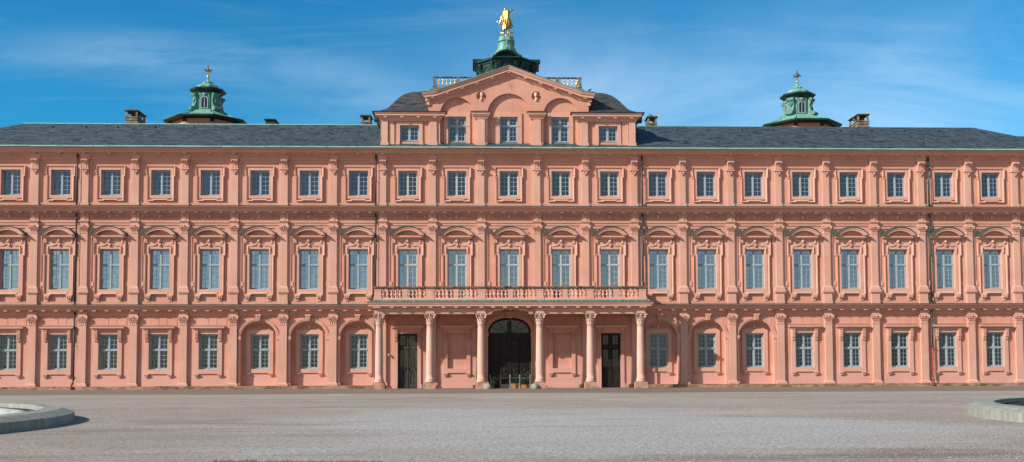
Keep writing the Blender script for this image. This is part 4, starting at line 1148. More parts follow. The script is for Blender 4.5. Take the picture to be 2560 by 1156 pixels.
for k in range(4):
    b = MB(); RO = (1.2**2+.62**2)/(2*.62); zc = 29.06-RO
    def arcp(rad, hw_): 
        a = math.asin(hw_/rad); return [(rad*math.sin(-a+2*a*i/16), zc+rad*math.cos(-a+2*a*i/16)) for i in range(17)]
    b.band(arcp(RO,1.2), arcp(RO-.10,1.13), -2.98, -1.2); b.band(arcp(RO-.09,1.13), arcp(RO-.2,.98), -2.88, -1.2)
    b.prism([(-.99,28.40),(.99,28.40)]+[(x_,max(28.41,z_)) for x_, z_ in arcp(RO-.19,.98)][::-1], -2.55, -1.2); b.box(-1.22,1.22,-2.9,-2.3,28.36,28.45)
    b.xform(Matrix.Translation((0,CY,0)) @ Matrix.Rotation(k*PI/2,4,'Z'))
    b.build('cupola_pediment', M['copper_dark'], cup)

def skin_obj(name, joints, bones, mat, parent, root=0, sub=2):
    me = bpy.data.meshes.new(name); me.from_pydata([j[0] for j in joints], bones, [])
    o = bpy.data.objects.new(name, me); COL.objects.link(o); me.materials.append(mat)
    bm = bmesh.new(); bm.from_mesh(me); lay = bm.verts.layers.skin.verify(); bm.verts.ensure_lookup_table()
    for i, j in enumerate(joints):
        r_ = j[1] if isinstance(j[1], tuple) else (j[1], j[1])
        bm.verts[i][lay].radius = r_; bm.verts[i][lay].use_root = (i == root)
    bm.to_mesh(me); bm.free()
    k = o.modifiers.new('skin', 'SKIN'); k.use_smooth_shade = True
    s_ = o.modifiers.new('sub', 'SUBSURF'); s_.levels = sub; s_.render_levels = sub
    o.parent = parent
    return o
st = empty('gilded_statue', (0,7.0,31.1))
tag(st, 'gilded statue of a cloaked man with outstretched arm on top of the central cupola', 'statue')
J = [((0,0,1.32),.19),((.02,.02,1.62),.19),((.0,.03,1.95),.24),((-.02,.04,2.22),.17),((-.06,.06,2.40),.085),((-.09,.06,2.55),(.115,.14)),((-.09,.05,2.68),.10),
     ((-.14,0,1.22),.16),((-.20,.06,.72),.125),((-.24,-.14,.34),.085),((-.25,-.04,.08),.06),((-.27,.16,.04),.05),
     ((.15,.02,1.2),.16),((.19,.1,.7),.12),((.20,.06,.32),.085),((.21,.04,.07),.06),((.22,.24,.04),.05),
     ((.27,.03,2.24),.12),((.46,.02,2.46),.10),((.60,.0,2.56),.085),((.70,.0,2.46),.06),((.80,.0,2.40),.045),
     ((-.28,.03,2.12),.12),((-.38,.0,1.80),.09),((-.48,.0,1.52),.075),((-.60,.02,1.28),.055)]
Bn = [(0,1),(1,2),(2,3),(3,4),(4,5),(5,6),(0,7),(7,8),(8,9),(9,10),(10,11),(0,12),(12,13),(13,14),(14,15),(15,16),(3,17),(17,18),(18,19),(19,20),(20,21),(3,22),(22,23),(23,24),(24,25)]
skin_obj('body', J, Bn, M['gold'], st)
for base, tips in (((.80,0,2.40),[((.88,-.02,2.42),(.95,-.02,2.39)),((.90,0,2.40),(.96,.0,2.34)),((.90,.02,2.38),(.95,.03,2.31)),((.88,.04,2.36),(.92,.06,2.29)),((.82,-.04,2.34),(.87,-.06,2.29))]),
                   ((-.60,.02,1.28),[((-.66,-.03,1.27),(-.70,.02,1.22)),((-.67,0,1.24),(-.70,.05,1.19)),((-.66,.03,1.21),(-.68,.08,1.17)),((-.64,.06,1.19),(-.65,.1,1.15)),((-.58,-.04,1.25),(-.62,-.07,1.21))])):
    jj = [(base,.04)]; bb = []
    for a_, b_ in tips: jj += [(a_,.014),(b_,.011)]; bb += [(0,len(jj)-2),(len(jj)-2,len(jj)-1)]
    skin_obj('hand', jj, bb, M['gold'], st, 0, 1)
def drape(name, nu, nv, fn):
    ck = MB(); vs = [fn(-1+2*i/nu, j/nv) for j in range(nv+1) for i in range(nu+1)]; nn = nu+1; K = len(vs)
    fs = [(j*nn+i,j*nn+i+1,(j+1)*nn+i+1,(j+1)*nn+i) for j in range(nv) for i in range(nu)]
    fs += [tuple(K+q for q in f[::-1]) for f in fs]
    for j in range(nv): fs += [(j*nn,(j+1)*nn,K+(j+1)*nn,K+j*nn),(j*nn+nu,K+j*nn+nu,K+(j+1)*nn+nu,(j+1)*nn+nu)]
    for i in range(nu): fs += [(i,K+i,K+i+1,i+1),(nv*nn+i,nv*nn+i+1,K+nv*nn+i+1,K+nv*nn+i)]
    ck.add(vs+[(x_,y_+.03,z_) for x_, y_, z_ in vs], fs, True); ck.build(name, M['gold'], st)
def f_back(u, t):     # main fall of cloth down the back
    w = .34-.05*math.sin(t*PI)+.02*t
    return (u*w+.02-.05*t, -.22-.06*math.sin(t*PI)+.14*u*u+(.02+.05*t)*math.sin(u*11+2.5*t)+.02*math.sin(u*25+4*t), 2.44-1.38*t-.10*u*u*(1-t)+.10*t*math.sin(u*6+1.))
def f_blow(u, t):     # corner of the cloak blown out behind
    a = (u+1)/2
    return (.16+a*(.10+.46*t**.8), .10+.10*a+.05*math.sin(a*12+3*t), 2.12-1.25*t-.12*a*(1-t)+.10*a*t+.05*math.sin(a*9)*t)
drape('cloak', 40, 20, f_back); drape('cloak_corner', 20, 16, f_blow)
kt = MB(); vs = []
for j in range(9):
    t = j/8; z_ = 1.52-.72*t
    for i in range(28):
        a = 2*PI*i/28; r_ = .24+.12*t+.035*t*math.sin(a*8+j*.4); vs.append((r_*1.05*math.cos(a), r_*.85*math.sin(a)+.02, z_+.06*t*math.sin(a*4)))
kt.add(vs, [(j*28+i,j*28+(i+1)%28,(j+1)*28+(i+1)%28,(j+1)*28+i) for j in range(8) for i in range(28)], True); kt.build('tunic', M['gold'], st)
th = MB(); th.tube([(-.80,0,1.52),(-.72,.01,1.38),(-.64,.03,1.24),(-.60,.03,1.10),(-.55,.03,.92),(-.52,.03,.78)], [.03,.055,.05,.06,.05,.02], 8)
th.tube([(-.86,.02,1.50),(-.74,.06,1.36),(-.64,.03,1.22)], [.015,.03,.03], 6); th.tube([(-.76,-.04,1.55),(-.70,-.03,1.38),(-.64,.03,1.24)], [.015,.03,.03], 6); th.tube([(-.47,.05,.85),(-.56,.04,1.0)], [.012,.03], 6)
th.build('thunderbolt', M['gold'], st)
eg = MB(); eg.tube([(-.30,.05,.10),(-.1,.02,.16),(.1,0,.2),(.26,-.05,.26),(.33,-.08,.36),(.36,-.16,.36)], [.04,.13,.17,.12,.08,.03], 10)
def wing(s, tip, w):
    base = Vector((s*.12,-.02,.22)); tip = Vector(tip)
    for k in range(6):
        t = k/5; e_ = base.lerp(tip, .45+.55*(1-t*.45)); e_.z -= .10*t; e_.y -= .02*k
        m1 = base.lerp(e_,.5)+Vector((0,-.03,.05)); eg.tube([base+Vector((0,0,-.03*k)), m1, e_], [.05,.06*w,.012], 6)
wing(-1,(-.62,-.02,.55),1.); wing(1,(.74,-.05,.46),1.3)
eg.build('eagle', M['gold'], st)

# ------------------------------------------------------------------ turrets on the stairwells behind
def scroll_side(mb, r0_, ang, cx, cy):
    """S-shaped scroll buttress standing on a diagonal face"""
    i0 = len(mb.v)
    prof = []
    pr_ = [(0,26.0),(.66,25.92),(.78,26.02),(.76,26.18),(.62,26.27),(.46,26.3),(.36,26.48),(.30,26.75),(.22,26.95),(.30,27.1),(.33,27.22),(.40,27.3),(.50,27.42),(.48,27.56),(.36,27.66),(0,27.68)]
    mb.prism_yz([(-r0_-o, z_) for o, z_ in pr_], -.30, .30)
    mb.prism_yz([(-r0_-o-.04, z_) for o, z_ in pr_[1:6]]+[(-r0_,26.3),(-r0_,26.)], -.33, -.24); mb.prism_yz([(-r0_-o-.04, z_) for o, z_ in pr_[1:6]]+[(-r0_,26.3),(-r0_,26.)], .24, .33)
    for z_, o, r_ in ((26.1,.62,.15),(27.48,.36,.15)):
        j0 = len(mb.v); mb.lathe(0,0,[(r_,-.36),(r_,.36)],12,smooth=False); mb.xform(Matrix.Translation((0,-r0_-o,z_)) @ Matrix.Rotation(PI/2,4,'Y'), j0)
    mb.ell((0,-r0_-.30,26.98),(.15,.1,.17)); mb.ell((0,-r0_-.34,26.82),(.1,.08,.1)); mb.ell((.1,-r0_-.3,27.08),(.07,.07,.07)); mb.ell((-.1,-r0_-.3,27.08),(.07,.07,.07))
    mb.xform(Matrix.Translation((cx,cy,0)) @ Matrix.Rotation(ang,4,'Z'), i0)
def star_mesh(cz):
    mb = MB()
    dirs = [(0,0,1,.56),(0,0,-1,.5)]+[(math.cos(a),math.sin(a),.18*(-1)**k,.44) for k, a in enumerate([PI/4*i+.25 for i in range(8)])]
    for dx, dy, dz, l in dirs:
        d = Vector((dx,dy,dz)).normalized(); mb.tube([(0,0,cz), Vector((0,0,cz))+d*.14, Vector((0,0,cz))+d*l*1.12], [.11,.105,.006], 4, False)
    mb.ell((0,0,cz),(.13,.13,.13))
    return mb
def make_turret():
    root = empty('roof_turret', (0,0,0))
    b = MB(); oct_(b,0,0,[(3.05,20.5),(3.05,24.75)]); b.build('drum', M['stucco_peach'], root)
    sk = MB(); oct_(sk,0,0,[(3.0,24.70),(3.6,24.80),(3.72,24.82),(3.74,24.95),(3.66,24.96)]); 
    for k in range(8):
        i0 = len(sk.v); sk.prism_yz([(-3.04,23.9),(-3.18,23.9),(-3.20,24.3),(-3.34,24.5),(-3.56,24.70),(-3.56,24.79),(-3.04,24.76)], -.17, .17); sk.xform(Matrix.Rotation(PI/8+k*PI/4,4,'Z'), i0)
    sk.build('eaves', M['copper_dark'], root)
    rf = MB(); oct_(rf,0,0,[(3.76,24.955),(3.76,24.99),(2.9,25.22),(2.2,25.5),(1.55,25.92),(1.2,26.0)])
    for k in range(8):
        a = PI/8+k*PI/4; rf.tube([(3.72/C8*math.cos(a),3.72/C8*math.sin(a),24.97),(2.2/C8*math.cos(a),2.2/C8*math.sin(a),25.52),(1.5/C8*math.cos(a),1.5/C8*math.sin(a),25.96)], .035, 5)
    rf.build('skirt_roof', M['copper'], root)
    la = MB(); oct_(la,0,0,[(1.15,25.9),(1.15,27.75)]); oct_(la,0,0,[(1.22,25.9),(1.22,26.06),(1.15,26.1)]); la.build('lantern', M['copper_mid'], root)
    for k in range(4):
        w = MB(); a = arch_pts(0,26.98,.27,.27,12); o_ = arch_pts(0,26.98,.34,.34,12)
        w.band([(.34,26.2)]+o_[::-1]+[(-.34,26.2)], [(.27,26.2)]+a[::-1]+[(-.27,26.2)], -1.20, -1.14); w.box(-.03,.03,-1.19,-1.14,26.2,27.2); w.box(-.34,.34,-1.2,-1.14,26.14,26.2)
        w.ell((0,-1.22,27.5),(.13,.1,.12)); w.ell((-.13,-1.18,27.56),(.1,.06,.06)); w.ell((.13,-1.18,27.56),(.1,.06,.06))
        w.xform(Matrix.Rotation(k*PI/2,4,'Z')); wo = w.build('window', M['frame'], root)
        g_ = MB(); g_.add([(x_,-1.156,z_) for x_, z_ in [(-.27,26.2),(.27,26.2)]+a[::-1]], [tuple(range(len(a)+2))]); g_.xform(Matrix.Rotation(k*PI/2,4,'Z')); g_.build('pane', M['glass_refl'], wo, clean=False)
    for k in range(4):
        s_ = MB(); scroll_side(s_, 1.13, PI/4+k*PI/2, 0, 0); s_.build('scroll_buttress', M['copper_mid'], root)
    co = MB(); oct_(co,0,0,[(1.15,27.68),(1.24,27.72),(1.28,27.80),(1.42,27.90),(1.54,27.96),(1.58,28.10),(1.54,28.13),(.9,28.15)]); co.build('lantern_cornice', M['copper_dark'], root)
    do = MB(); oct_(do,0,0,[(.92,28.12),(1.04,28.24),(1.05,28.38),(.95,28.54),(.74,28.66),(.5,28.74),(.38,28.78)]); oct_(do,0,0,[(.38,28.77),(.44,28.85),(.42,28.93),(.28,29.03),(.15,29.15),(.1,29.28),(.07,29.42)]); do.build('dome', M['copper'], root)
    fi = MB(); fi.ell((0,0,29.52),(.13,.13,.13),14,9); fi.tube([(0,0,29.4),(0,0,30.1)], .035, 8); fi.build('finial', M['gold'], root)
    star_mesh(30.1).build('star', M['gold'], root)
    return root
M['stucco_peach'] = m_stucco('peach_render', (.56,.26,.16), False)
M['copper_mid'] = m_noise('green_copper', (.03,.10,.085), (.14,.34,.27), 1.5, (5,5,.8), .6, .32, .68, .1)
t1 = make_turret(); t1.location = (-28.3,14,0)
tag(t1, 'green copper turret with gilded star, between a tall chimney and a low roof vent', 'turret', 'lantern turrets behind the roof ridge')
t2 = copy_tree(t1); t2.location = (28.6,14,-.14)
tag(t2, 'green copper turret with gilded star, its only near chimney on its right', 'turret', 'lantern turrets behind the roof ridge')

# ------------------------------------------------------------------ drainpipes
def pipe(x, label, redz, segs):
    m_ = MB()
    for a, b in segs:
        m_.tube([(x,-.26,b),(x,-.26,a)], .07, 10)
        for z_ in (a+.06,b-.5,(a+b)/2): m_.lathe(x,-.26,[(.09,z_-.03),(.09,z_+.03)],10)
        m_.box(x-.012,x+.012,-.22,0,(a+b)/2-.015,(a+b)/2+.015); m_.lathe(x,-.26,[(.13,a),(.075,a+.16)],10)
    p = m_.build('drainpipe', M['iron'], palace); p['label'] = label
    if redz:
        s_ = MB(); s_.tube([(x,-.26,redz),(x,-.26,.75),(x-.02,-.32,.55),(x-.08,-.42,.35),(x-.08,-.46,-.03)], [.078,.078,.078,.085,.10], 10)
        for z_ in [redz-.04]+[redz-.9*j for j in range(1,4) if redz-.9*j > .9]: s_.lathe(x,-.26,[(.092,z_-.03),(.092,z_+.03)],10)
        s_.build('pipe_shoe', M['red_iron'], p)
pipe(-34.52,'dark drainpipe with a short red shoe',.85,[(14.62,18.86),(6.72,14.1),(.85,6.2)])
pipe(34.53,'dark drainpipe with a long red lower end',3.2,[(14.62,18.86),(6.72,14.1),(3.2,6.2)])
pipe(-10.76,'dark drainpipe beside the balcony end',None,[(14.62,18.86),(6.95,14.1),(.3,5.8)])
pipe(10.84,'dark drainpipe beside the balcony end',None,[(14.62,18.86),(6.95,14.1),(.3,5.8)])

# ------------------------------------------------------------------ small things at the gate
def bollard():
    r_ = empty('bollard', (0,0,0)); m_ = MB()
    m_.lathe(0,0,[(.085,0),(.085,.04),(.055,.06),(.05,.10),(.05,.92),(.065,.94),(.055,.98),(.035,1.0)],12); m_.build('post', M['iron_grey'], r_)
    c_ = MB(); c_.ell((0,0,1.04),(.055,.055,.06),12,8); c_.build('knob', M['iron_grey'], r_)
    return r_
M['iron_grey'] = m_plain('grey_iron', (.22,.225,.23), .5, .2)
BX = [-1.57,-.79,-.02,.74,1.56]; BY = -1.8
BL = ['slim grey chain post standing beside the left gate column foot','slim grey chain post second from the left, beside the pale planter','slim grey chain post standing in the middle of the gate','slim grey chain post second from the right, beside the orange planter','slim grey chain post standing beside the right gate column foot']
b0 = bollard()
for i, x in enumerate(BX):
    o = b0 if i == 0 else copy_tree(b0)
    o.location = (x,BY,0); tag(o, BL[i], 'bollard', 'chain posts across the gate')
CL = ['sagging chain at the left end of the post row','chain hanging in front of the pale planter','chain hanging in front of the orange planter in the gate','sagging chain at the right end of the post row']
for i, (a, b) in enumerate(zip(BX, BX[1:])):
    m_ = MB(); n = 22; sag = (.13,.07,.06,.12)[i]
    for j in range(n):
        t = (j+.5)/n; x = a+(b-a)*t; z_ = .90-sag*(1-(2*t-1)**2); sl = sag*4*(2*t-1)/(b-a)
        d = Vector((1,0,sl)).normalized()*.026; up = (Vector((0,1,0)) if j % 2 else Vector((-d.z,0,d.x)).normalized())*.014
        c = Vector((x,BY,z_)); m_.tube([c-d,c-d*.6+up,c+d*.6+up,c+d,c+d*.6-up,c-d*.6-up,c-d], .007, 4)
    tag(m_.build('chain', M['iron_grey']), CL[i], 'chain', 'chains between the gate posts')
M['terra'] = m_noise('clay', (.36,.15,.06), (.52,.25,.11), 3, (1,1,1), .85, .3, .7, .2)
M['wood_pale'] = m_noise('pale_box', (.30,.22,.15), (.44,.33,.24), 3, (1,1,4), .85, .3, .7, .2)
M['leaf'] = m_noise('laurel_leaf', (.012,.035,.014), (.05,.11,.045), 9, (1,1,1), .4, .3, .7, 0)
M['soil'] = m_plain('soil', (.03,.022,.016), .95)
def planter(x0, x1, y_, h_, mat, label):
    m_ = MB(); t = .04; a, b = y_-.19, y_+.19
    m_.box(x0,x1,a,a+t,0.01,h_); m_.box(x0,x1,b-t,b,0.01,h_); m_.box(x0,x0+t,a+t,b-t,.01,h_); m_.box(x1-t,x1,a+t,b-t,.01,h_); m_.box(x0-.015,x1+.015,a-.015,a+t,h_,h_+.035)
    o = m_.build('planter', mat); s_ = MB(); s_.box(x0+t,x1-t,a+t,b-t,.02,h_-.05); s_.build('soil', M['soil'], o)
    tag(o, label, 'planter', 'planter boxes at the gate')
def shrub(x0, x1, y_, z0, h_, n, seed, label):
    r_ = random.Random(seed); root = empty('potted_shrub', ((x0+x1)/2,y_,z0)); cx = (x0+x1)/2
    s_ = MB(); l_ = MB(); hw = (x1-x0)/2
    ends = []
    for k in range(9):
        e_ = Vector((r_.uniform(-hw,hw), r_.uniform(-.18,.18), h_*r_.uniform(.45,1.05))); a_ = Vector((r_.uniform(-hw*.4,hw*.4),r_.uniform(-.06,.06),-.08)); m_ = a_.lerp(e_,.5)+Vector((r_.uniform(-.06,.06),r_.uniform(-.06,.06),.05))
        s_.tube([a_,m_,e_], [.012,.009,.004], 5); ends.append((a_,m_,e_))
    for k in range(n):
        a_, m_, e_ = r_.choice(ends); t = r_.uniform(.2,1.08); p = (a_.lerp(m_,t*2) if t < .5 else m_.lerp(e_,t*2-1))+Vector((r_.gauss(0,.07),r_.gauss(0,.07),r_.gauss(0,.05)))
        d = Vector((r_.uniform(-1,1),r_.uniform(-1,.4),r_.uniform(-.5,.9))).normalized(); q = d.cross(Vector((r_.uniform(-1,1),r_.uniform(-1,1),r_.uniform(-1,1)))).normalized()
        L_ = r_.uniform(.06,.11); w = L_*.28; up = d.cross(q)*.012
        l_.add([p, p+d*L_*.5+q*w+up, p+d*L_, p+d*L_*.5-q*w+up], [(0,1,2),(0,2,3)])
    s_.build('stem', M['soil'], root); l_.build('foliage', M['leaf'], root, clean=False)
    tag(root, label, 'shrub', 'evergreen shrubs at the gate')
planter(-1.46,-.88,-1.25,.26,M['soil'],'dark planter box behind the leftmost pair of chain posts')
planter(-.72,-.13,-1.3,.30,M['wood_pale'],'pale wooden planter box left of the middle chain post')
planter(.06,.66,-1.3,.36,M['terra'],'orange clay planter box right of the middle chain post')
planter(.86,1.46,-1.25,.26,M['terra'],'clay planter box behind the rightmost pair of chain posts')
shrub(-1.5,-.9,-1.25,.22,.62,420,11,'low spreading evergreen shrub behind the leftmost chain')
shrub(-.78,-.05,-1.3,.25,.82,520,12,'bushy evergreen shrub with pale glints in the pale planter box')
shrub(.02,.5,-1.3,.31,.60,330,13,'small dark evergreen shrub in the orange planter right of the middle post')
shrub(.84,1.5,-1.25,.22,.98,560,14,'tallest evergreen shrub behind the rightmost chain')
def boulder(x, y_, seed, label):
    m_ = MB(); m_.ell((0,0,.12),(.30,.27,.28),18,12); r_ = Vector((seed*3.1,seed*1.7,0))
    m_.v = [tuple(Vector(p)*(1+.16*noise.noise(Vector(p)*3+r_))) for p in m_.v]
    o = m_.build('guard_stone', M['stone']); o.location = (x,y_,0); tag(o, label, 'guard stone', 'guard stones at the gate columns')
boulder(-1.80,-2.95,1,'rounded grey guard stone at the foot of the column left of the gate')
boulder(1.84,-2.98,2,'rounded grey guard stone at the foot of the column right of the gate')
cc = MB(); cc.box(-.05,.05,-.05,0,-.05,.05); cc.tube([(0,-.04,0),(0,-.14,-.02)], .025, 8); cc.ell((0,-.18,-.04),(.08,.08,.085),12,8); cc.box(-.09,.09,-.2,-.06,.03,.05)
o = cc.build('security_camera', M['frame_cream']); o.location = (-9.68,-.01,2.72); tag(o, 'small white security camera on the wall left of the grey brown side door', 'camera')
cc = MB(); cc.box(-.04,.04,-.05,.05,-.13,.13); cc.box(-.03,.03,-.06,-.05,-.05,.05)
o = cc.build('sensor_box', M['frame_cream']); o.location = (10.22+.335,PYC,2.5); tag(o, 'tiny white box fixed to the side of the rightmost portico column', 'sensor')
def pigeon(loc, rz, label):
    m_ = MB(); m_.tube([(-.22,0,.07),(-.12,0,.09),(-.02,0,.12),(.07,0,.15),(.11,0,.21),(.13,0,.25),(.165,0,.26),(.20,0,.25)], [.015,.05,.075,.06,.035,.042,.03,.006], 10)
    m_.tube([(0,.02,.07),(0,.02,0),(.03,.02,0)], .008, 5); m_.tube([(0,-.02,.07),(0,-.02,0),(.03,-.02,0)], .008, 5)
    o = m_.build('pigeon', M['pigeon']); o.location = loc; o.rotation_euler.z = rz; tag(o, label, 'bird')
M['pigeon'] = m_plain('feathers', (.06,.065,.075), .7)
pigeon((13.0,7.5,24.16), 2.4, 'dark pigeon sitting on the chimney cap right of the central pavilion')
pigeon((6.9,2.2,24.85), .4, 'dark pigeon on the roof beside the right end of the terrace railing')

# ------------------------------------------------------------------ fountain basins
M['basin'] = m_noise('basin_concrete', (.19,.195,.165), (.35,.355,.30), 1.4, (3,3,.6), .8, .34, .68, .15)
M['basin_in'] = m_noise('pale_basin_lining', (.22,.245,.23), (.37,.40,.38), 1.1, (1,1,1), .8, .3, .7, .1)
M['basin_floor'] = m_noise('basin_floor', (.15,.145,.135), (.24,.235,.22), 1.0, (1,1,1), .9, .3, .7, .1)
M['dark_inside'] = m_noise('dark_shaded_inside', (.008,.011,.014), (.022,.028,.032), .8, (1,1,1), .6, .3, .7, .05)  # dark basin inside; shade on the inner wall is put into the colour
def basin(cx, cy, r_, label, inner, floor):
    root = empty('fountain_basin', (cx,cy,0)); n = 30; m_ = MB()
    prof = [(0,-.03),(0,.27),(.40,.40),(.92,.41),(.92,.02)]
    for k in range(n):
        sub_ = 6; vs = []
        for j in range(sub_+1):
            a = 2*PI*(k+(j/sub_)*(1-.0022)+.0011)/n
            for o_, z_ in prof: vs.append(((r_-o_)*math.cos(a),(r_-o_)*math.sin(a),z_+.004*math.sin(k*2.3)*(z_ > .1)))
        fs = [(j*5+i,(j+1)*5+i,(j+1)*5+i+1,j*5+i+1) for j in range(sub_) for i in range(4)]+[(0,1,2,3,4),tuple(sub_*5+i for i in (4,3,2,1,0))]
        m_.add(vs, fs)
    m_.build('rim', M['basin'], root)
    s_ = MB()
    s_.lathe(0,0,[(r_-.93,.02),(r_-.93,.24),(r_-1.0,.26)],120,cap=False); s_.lathe(0,0,[(r_-1.25,.02),(r_-1.25,.27),(r_-1.75,.28),(r_-1.78,.02)],120,cap=False)
    s_.build('inner_ring', inner, root)
    f_ = MB(); f_.lathe(0,0,[(r_-.94,.03),(.01,.03)],96,cap=False); f_.build('floor', floor, root)
    tag(root, label, 'fountain basin', 'round fountain basins in the forecourt')
basin(-26.65,-50.2,12.,'round stone fountain basin with shaded outer side and pale inner ring',M['basin_in'],M['basin_floor'])
basin(25.3,-49.6,12.,'round stone fountain basin with sunlit outer side and dark inside',M['dark_inside'],M['dark_inside'])

# ------------------------------------------------------------------ ground
def m_gravel():
    m, N, L, P = nt('gravel_court')
    v = posnode(N, L); vs = posnode(N, L, (.8,1.3,1))
    f = noise_n(N, L, v, 9, 6, .75); big = noise_n(N, L, vs, .11, 5, .6, .6); med = noise_n(N, L, vs, .7, 6, .7)
    base = mix(N, L, ramp(N, L, big, [(.42,0),(.58,1)]), (.42,.345,.285), (.475,.425,.375))
    base = mix(N, L, ramp(N, L, med, [(.38,.0),(.66,.75)]), base, (.315,.26,.22))
    base = mix(N, L, ramp(N, L, f, [(.36,.9),(.52,0)]), base, (.12,.108,.10))
    base = mix(N, L, ramp(N, L, noise_n(N, L, v, 26, 3, .7), [(.54,0),(.66,.75)]), base, (.52,.51,.50))
    # a spread of fresh pale chippings in the middle of the court
    s = N.new('ShaderNodeSeparateXYZ'); L.new(v, s.inputs[0])
    dx = math_n(N, L, 'MULTIPLY', math_n(N, L, 'ADD', s.outputs[0], -.5), .085); dy = math_n(N, L, 'MULTIPLY', math_n(N, L, 'ADD', s.outputs[1], 50.), .085)
    rr_ = math_n(N, L, 'ADD', math_n(N, L, 'MULTIPLY', dx, dx), math_n(N, L, 'MULTIPLY', dy, dy))
    rr_ = math_n(N, L, 'ADD', rr_, math_n(N, L, 'MULTIPLY', math_n(N, L, 'ADD', big, -.5), -2.2))
    c = mix(N, L, math_n(N, L, 'MULTIPLY', ramp(N, L, rr_, [(.15,1),(1.,0)]), .8), base, mix(N, L, ramp(N, L, f, [(.38,0),(.54,1)]), (.22,.215,.205), (.54,.535,.52)))
    # brown sand drifts and a few mossy patches
    dr_ = noise_n(N, L, posnode(N, L, (.12,.5,1)), .45, 5, .65)
    c = mix(N, L, ramp(N, L, dr_, [(.55,0),(.68,.75)]), c, (.215,.16,.12))
    tr_ = noise_n(N, L, posnode(N, L, (.06,1.9,1)), 1., 3, .6, .3)
    c = mix(N, L, ramp(N, L, tr_, [(.56,0),(.60,.22),(.64,0)]), c, (.22,.19,.165))
    L.new(c, P.inputs['Base Color']); P.inputs['Roughness'].default_value = .95; P.inputs['Specular IOR Level'].default_value = .15
    h = math_n(N, L, 'ADD', noise_n(N, L, v, 22, 4, .7), math_n(N, L, 'MULTIPLY', med, 1.2))
    bump(N, L, P, h, .8, .06)
    return m
gm_ = MB(); S_ = 2500
gm_.add([(-S_,-S_,0),(S_,-S_,0),(S_,S_,0),(-S_,S_,0)], [(0,1,2,3)])
tag(gm_.build('ground', m_gravel()), None, None, None, 'structure')
M['pave'] = m_noise('trodden_strip', (.14,.11,.088), (.23,.185,.15), .5, (.12,1.6,1), .95, .35, .65, .3)
pv = MB(); xs = [-60+i*1.5 for i in range(81)]
vs = []
for x in xs: vs += [(x,-15.4+.5*noise.noise(Vector((x*.15,3,0)))+.15*noise.noise(Vector((x*.9,1,0))),.005),(x,0,.005)]
pv.add(vs, [(2*i,2*i+2,2*i+3,2*i+1) for i in range(80)])
tag(pv.build('path', M['pave']), None, None, None, 'structure')
r_ = random.Random(21)
pb_ = MB()
def pebble(x, y_, s, z=0.):
    a = r_.uniform(0,6.28); c, q = math.cos(a), math.sin(a); w = s*r_.uniform(.6,1.3); h = s*r_.uniform(.4,.8)
    pb_.add([(x+c*s,y_+q*s,z),(x-q*w,y_+c*w,z),(x-c*s,y_-q*s,z),(x+q*w,y_-c*w,z),(x+r_.uniform(-.3,.3)*s,y_+r_.uniform(-.3,.3)*s,z+h)], [(0,1,4),(1,2,4),(2,3,4),(3,0,4)])
for i in range(9000):
    d = 16.5+25*r_.random()**1.7; x = r_.uniform(-.62,.62)*d; pebble(x-2.4+d*.033, -77.4+d, r_.uniform(.007,.02))
M['pebble'] = m_noise('loose_chippings', (.12,.10,.09), (.46,.44,.42), 7, (1,1,1), .95, .35, .62, 0)
tag(pb_.build('gravel', M['pebble'], None, False), None, None, None, 'stuff')
# churned earth clods left by tyres near the camera
pb_ = MB()
for i in range(420):
    t = r_.random(); x = -7.1+3.0*t+r_.gauss(0,.05); pebble(x, -60.35-.28*t+(.28 if r_.random() < .3 else 0)+r_.gauss(0,.05), r_.uniform(.02,.055))
for i in range(60): pebble(1.0+r_.gauss(0,.25), -60.2+r_.gauss(0,.08), r_.uniform(.015,.035))
tag(pb_.build('soil_clods', M['pave'], None, False), None, None, None, 'stuff')

# ------------------------------------------------------------------ sun, sky, camera
AZ, EL = R(60), R(31)        # sun to the left of the facade normal, over the camera's shoulder
sd = Vector((-math.sin(AZ)*math.cos(EL), -math.cos(AZ)*math.cos(EL), math.sin(EL)))
sl = bpy.data.lights.new('sun', 'SUN'); sl.energy = 4.3; sl.angle = R(.6); sl.color = (1,.94,.85)
so = bpy.data.objects.new('sun', sl); COL.objects.link(so); so.rotation_euler = sd.to_track_quat('Z','Y').to_euler(); so.location = (-40,-60,60)
w = bpy.data.worlds.new('World'); sc.world = w; w.use_nodes = True
N = w.node_tree.nodes; L = w.node_tree.links; bg = N['Background']
sky = N.new('ShaderNodeTexSky'); sky.sky_type = 'NISHITA'; sky.sun_disc = False; sky.sun_elevation = EL
sky.sun_rotation = math.atan2(sd.x, sd.y); sky.air_density = 1.; sky.dust_density = .35; sky.ozone_density = 2.5; sky.altitude = 100
tc = N.new('ShaderNodeTexCoord'); s = N.new('ShaderNodeSeparateXYZ'); L.new(tc.outputs['Generated'], s.inputs[0])
hy = math_n(N, L, 'MAXIMUM', math_n(N, L, 'ABSOLUTE', s.outputs[1]), .15)
az_ = math_n(N, L, 'DIVIDE', s.outputs[0], hy); el_ = math_n(N, L, 'DIVIDE', s.outputs[2], hy)
cb = N.new('ShaderNodeCombineXYZ'); L.new(az_, cb.inputs[0]); L.new(el_, cb.inputs[1])
def cloud_noise(rot, sc_, loc, k, d=7, dist=.6):
    mp = N.new('ShaderNodeMapping'); L.new(cb.outputs[0], mp.inputs[0]); mp.inputs['Rotation'].default_value = (0,0,R(rot)); mp.inputs['Scale'].default_value = (*sc_,1); mp.inputs['Location'].default_value = (*loc,0)
    return noise_n(N, L, mp.outputs[0], k, d, .62, dist)
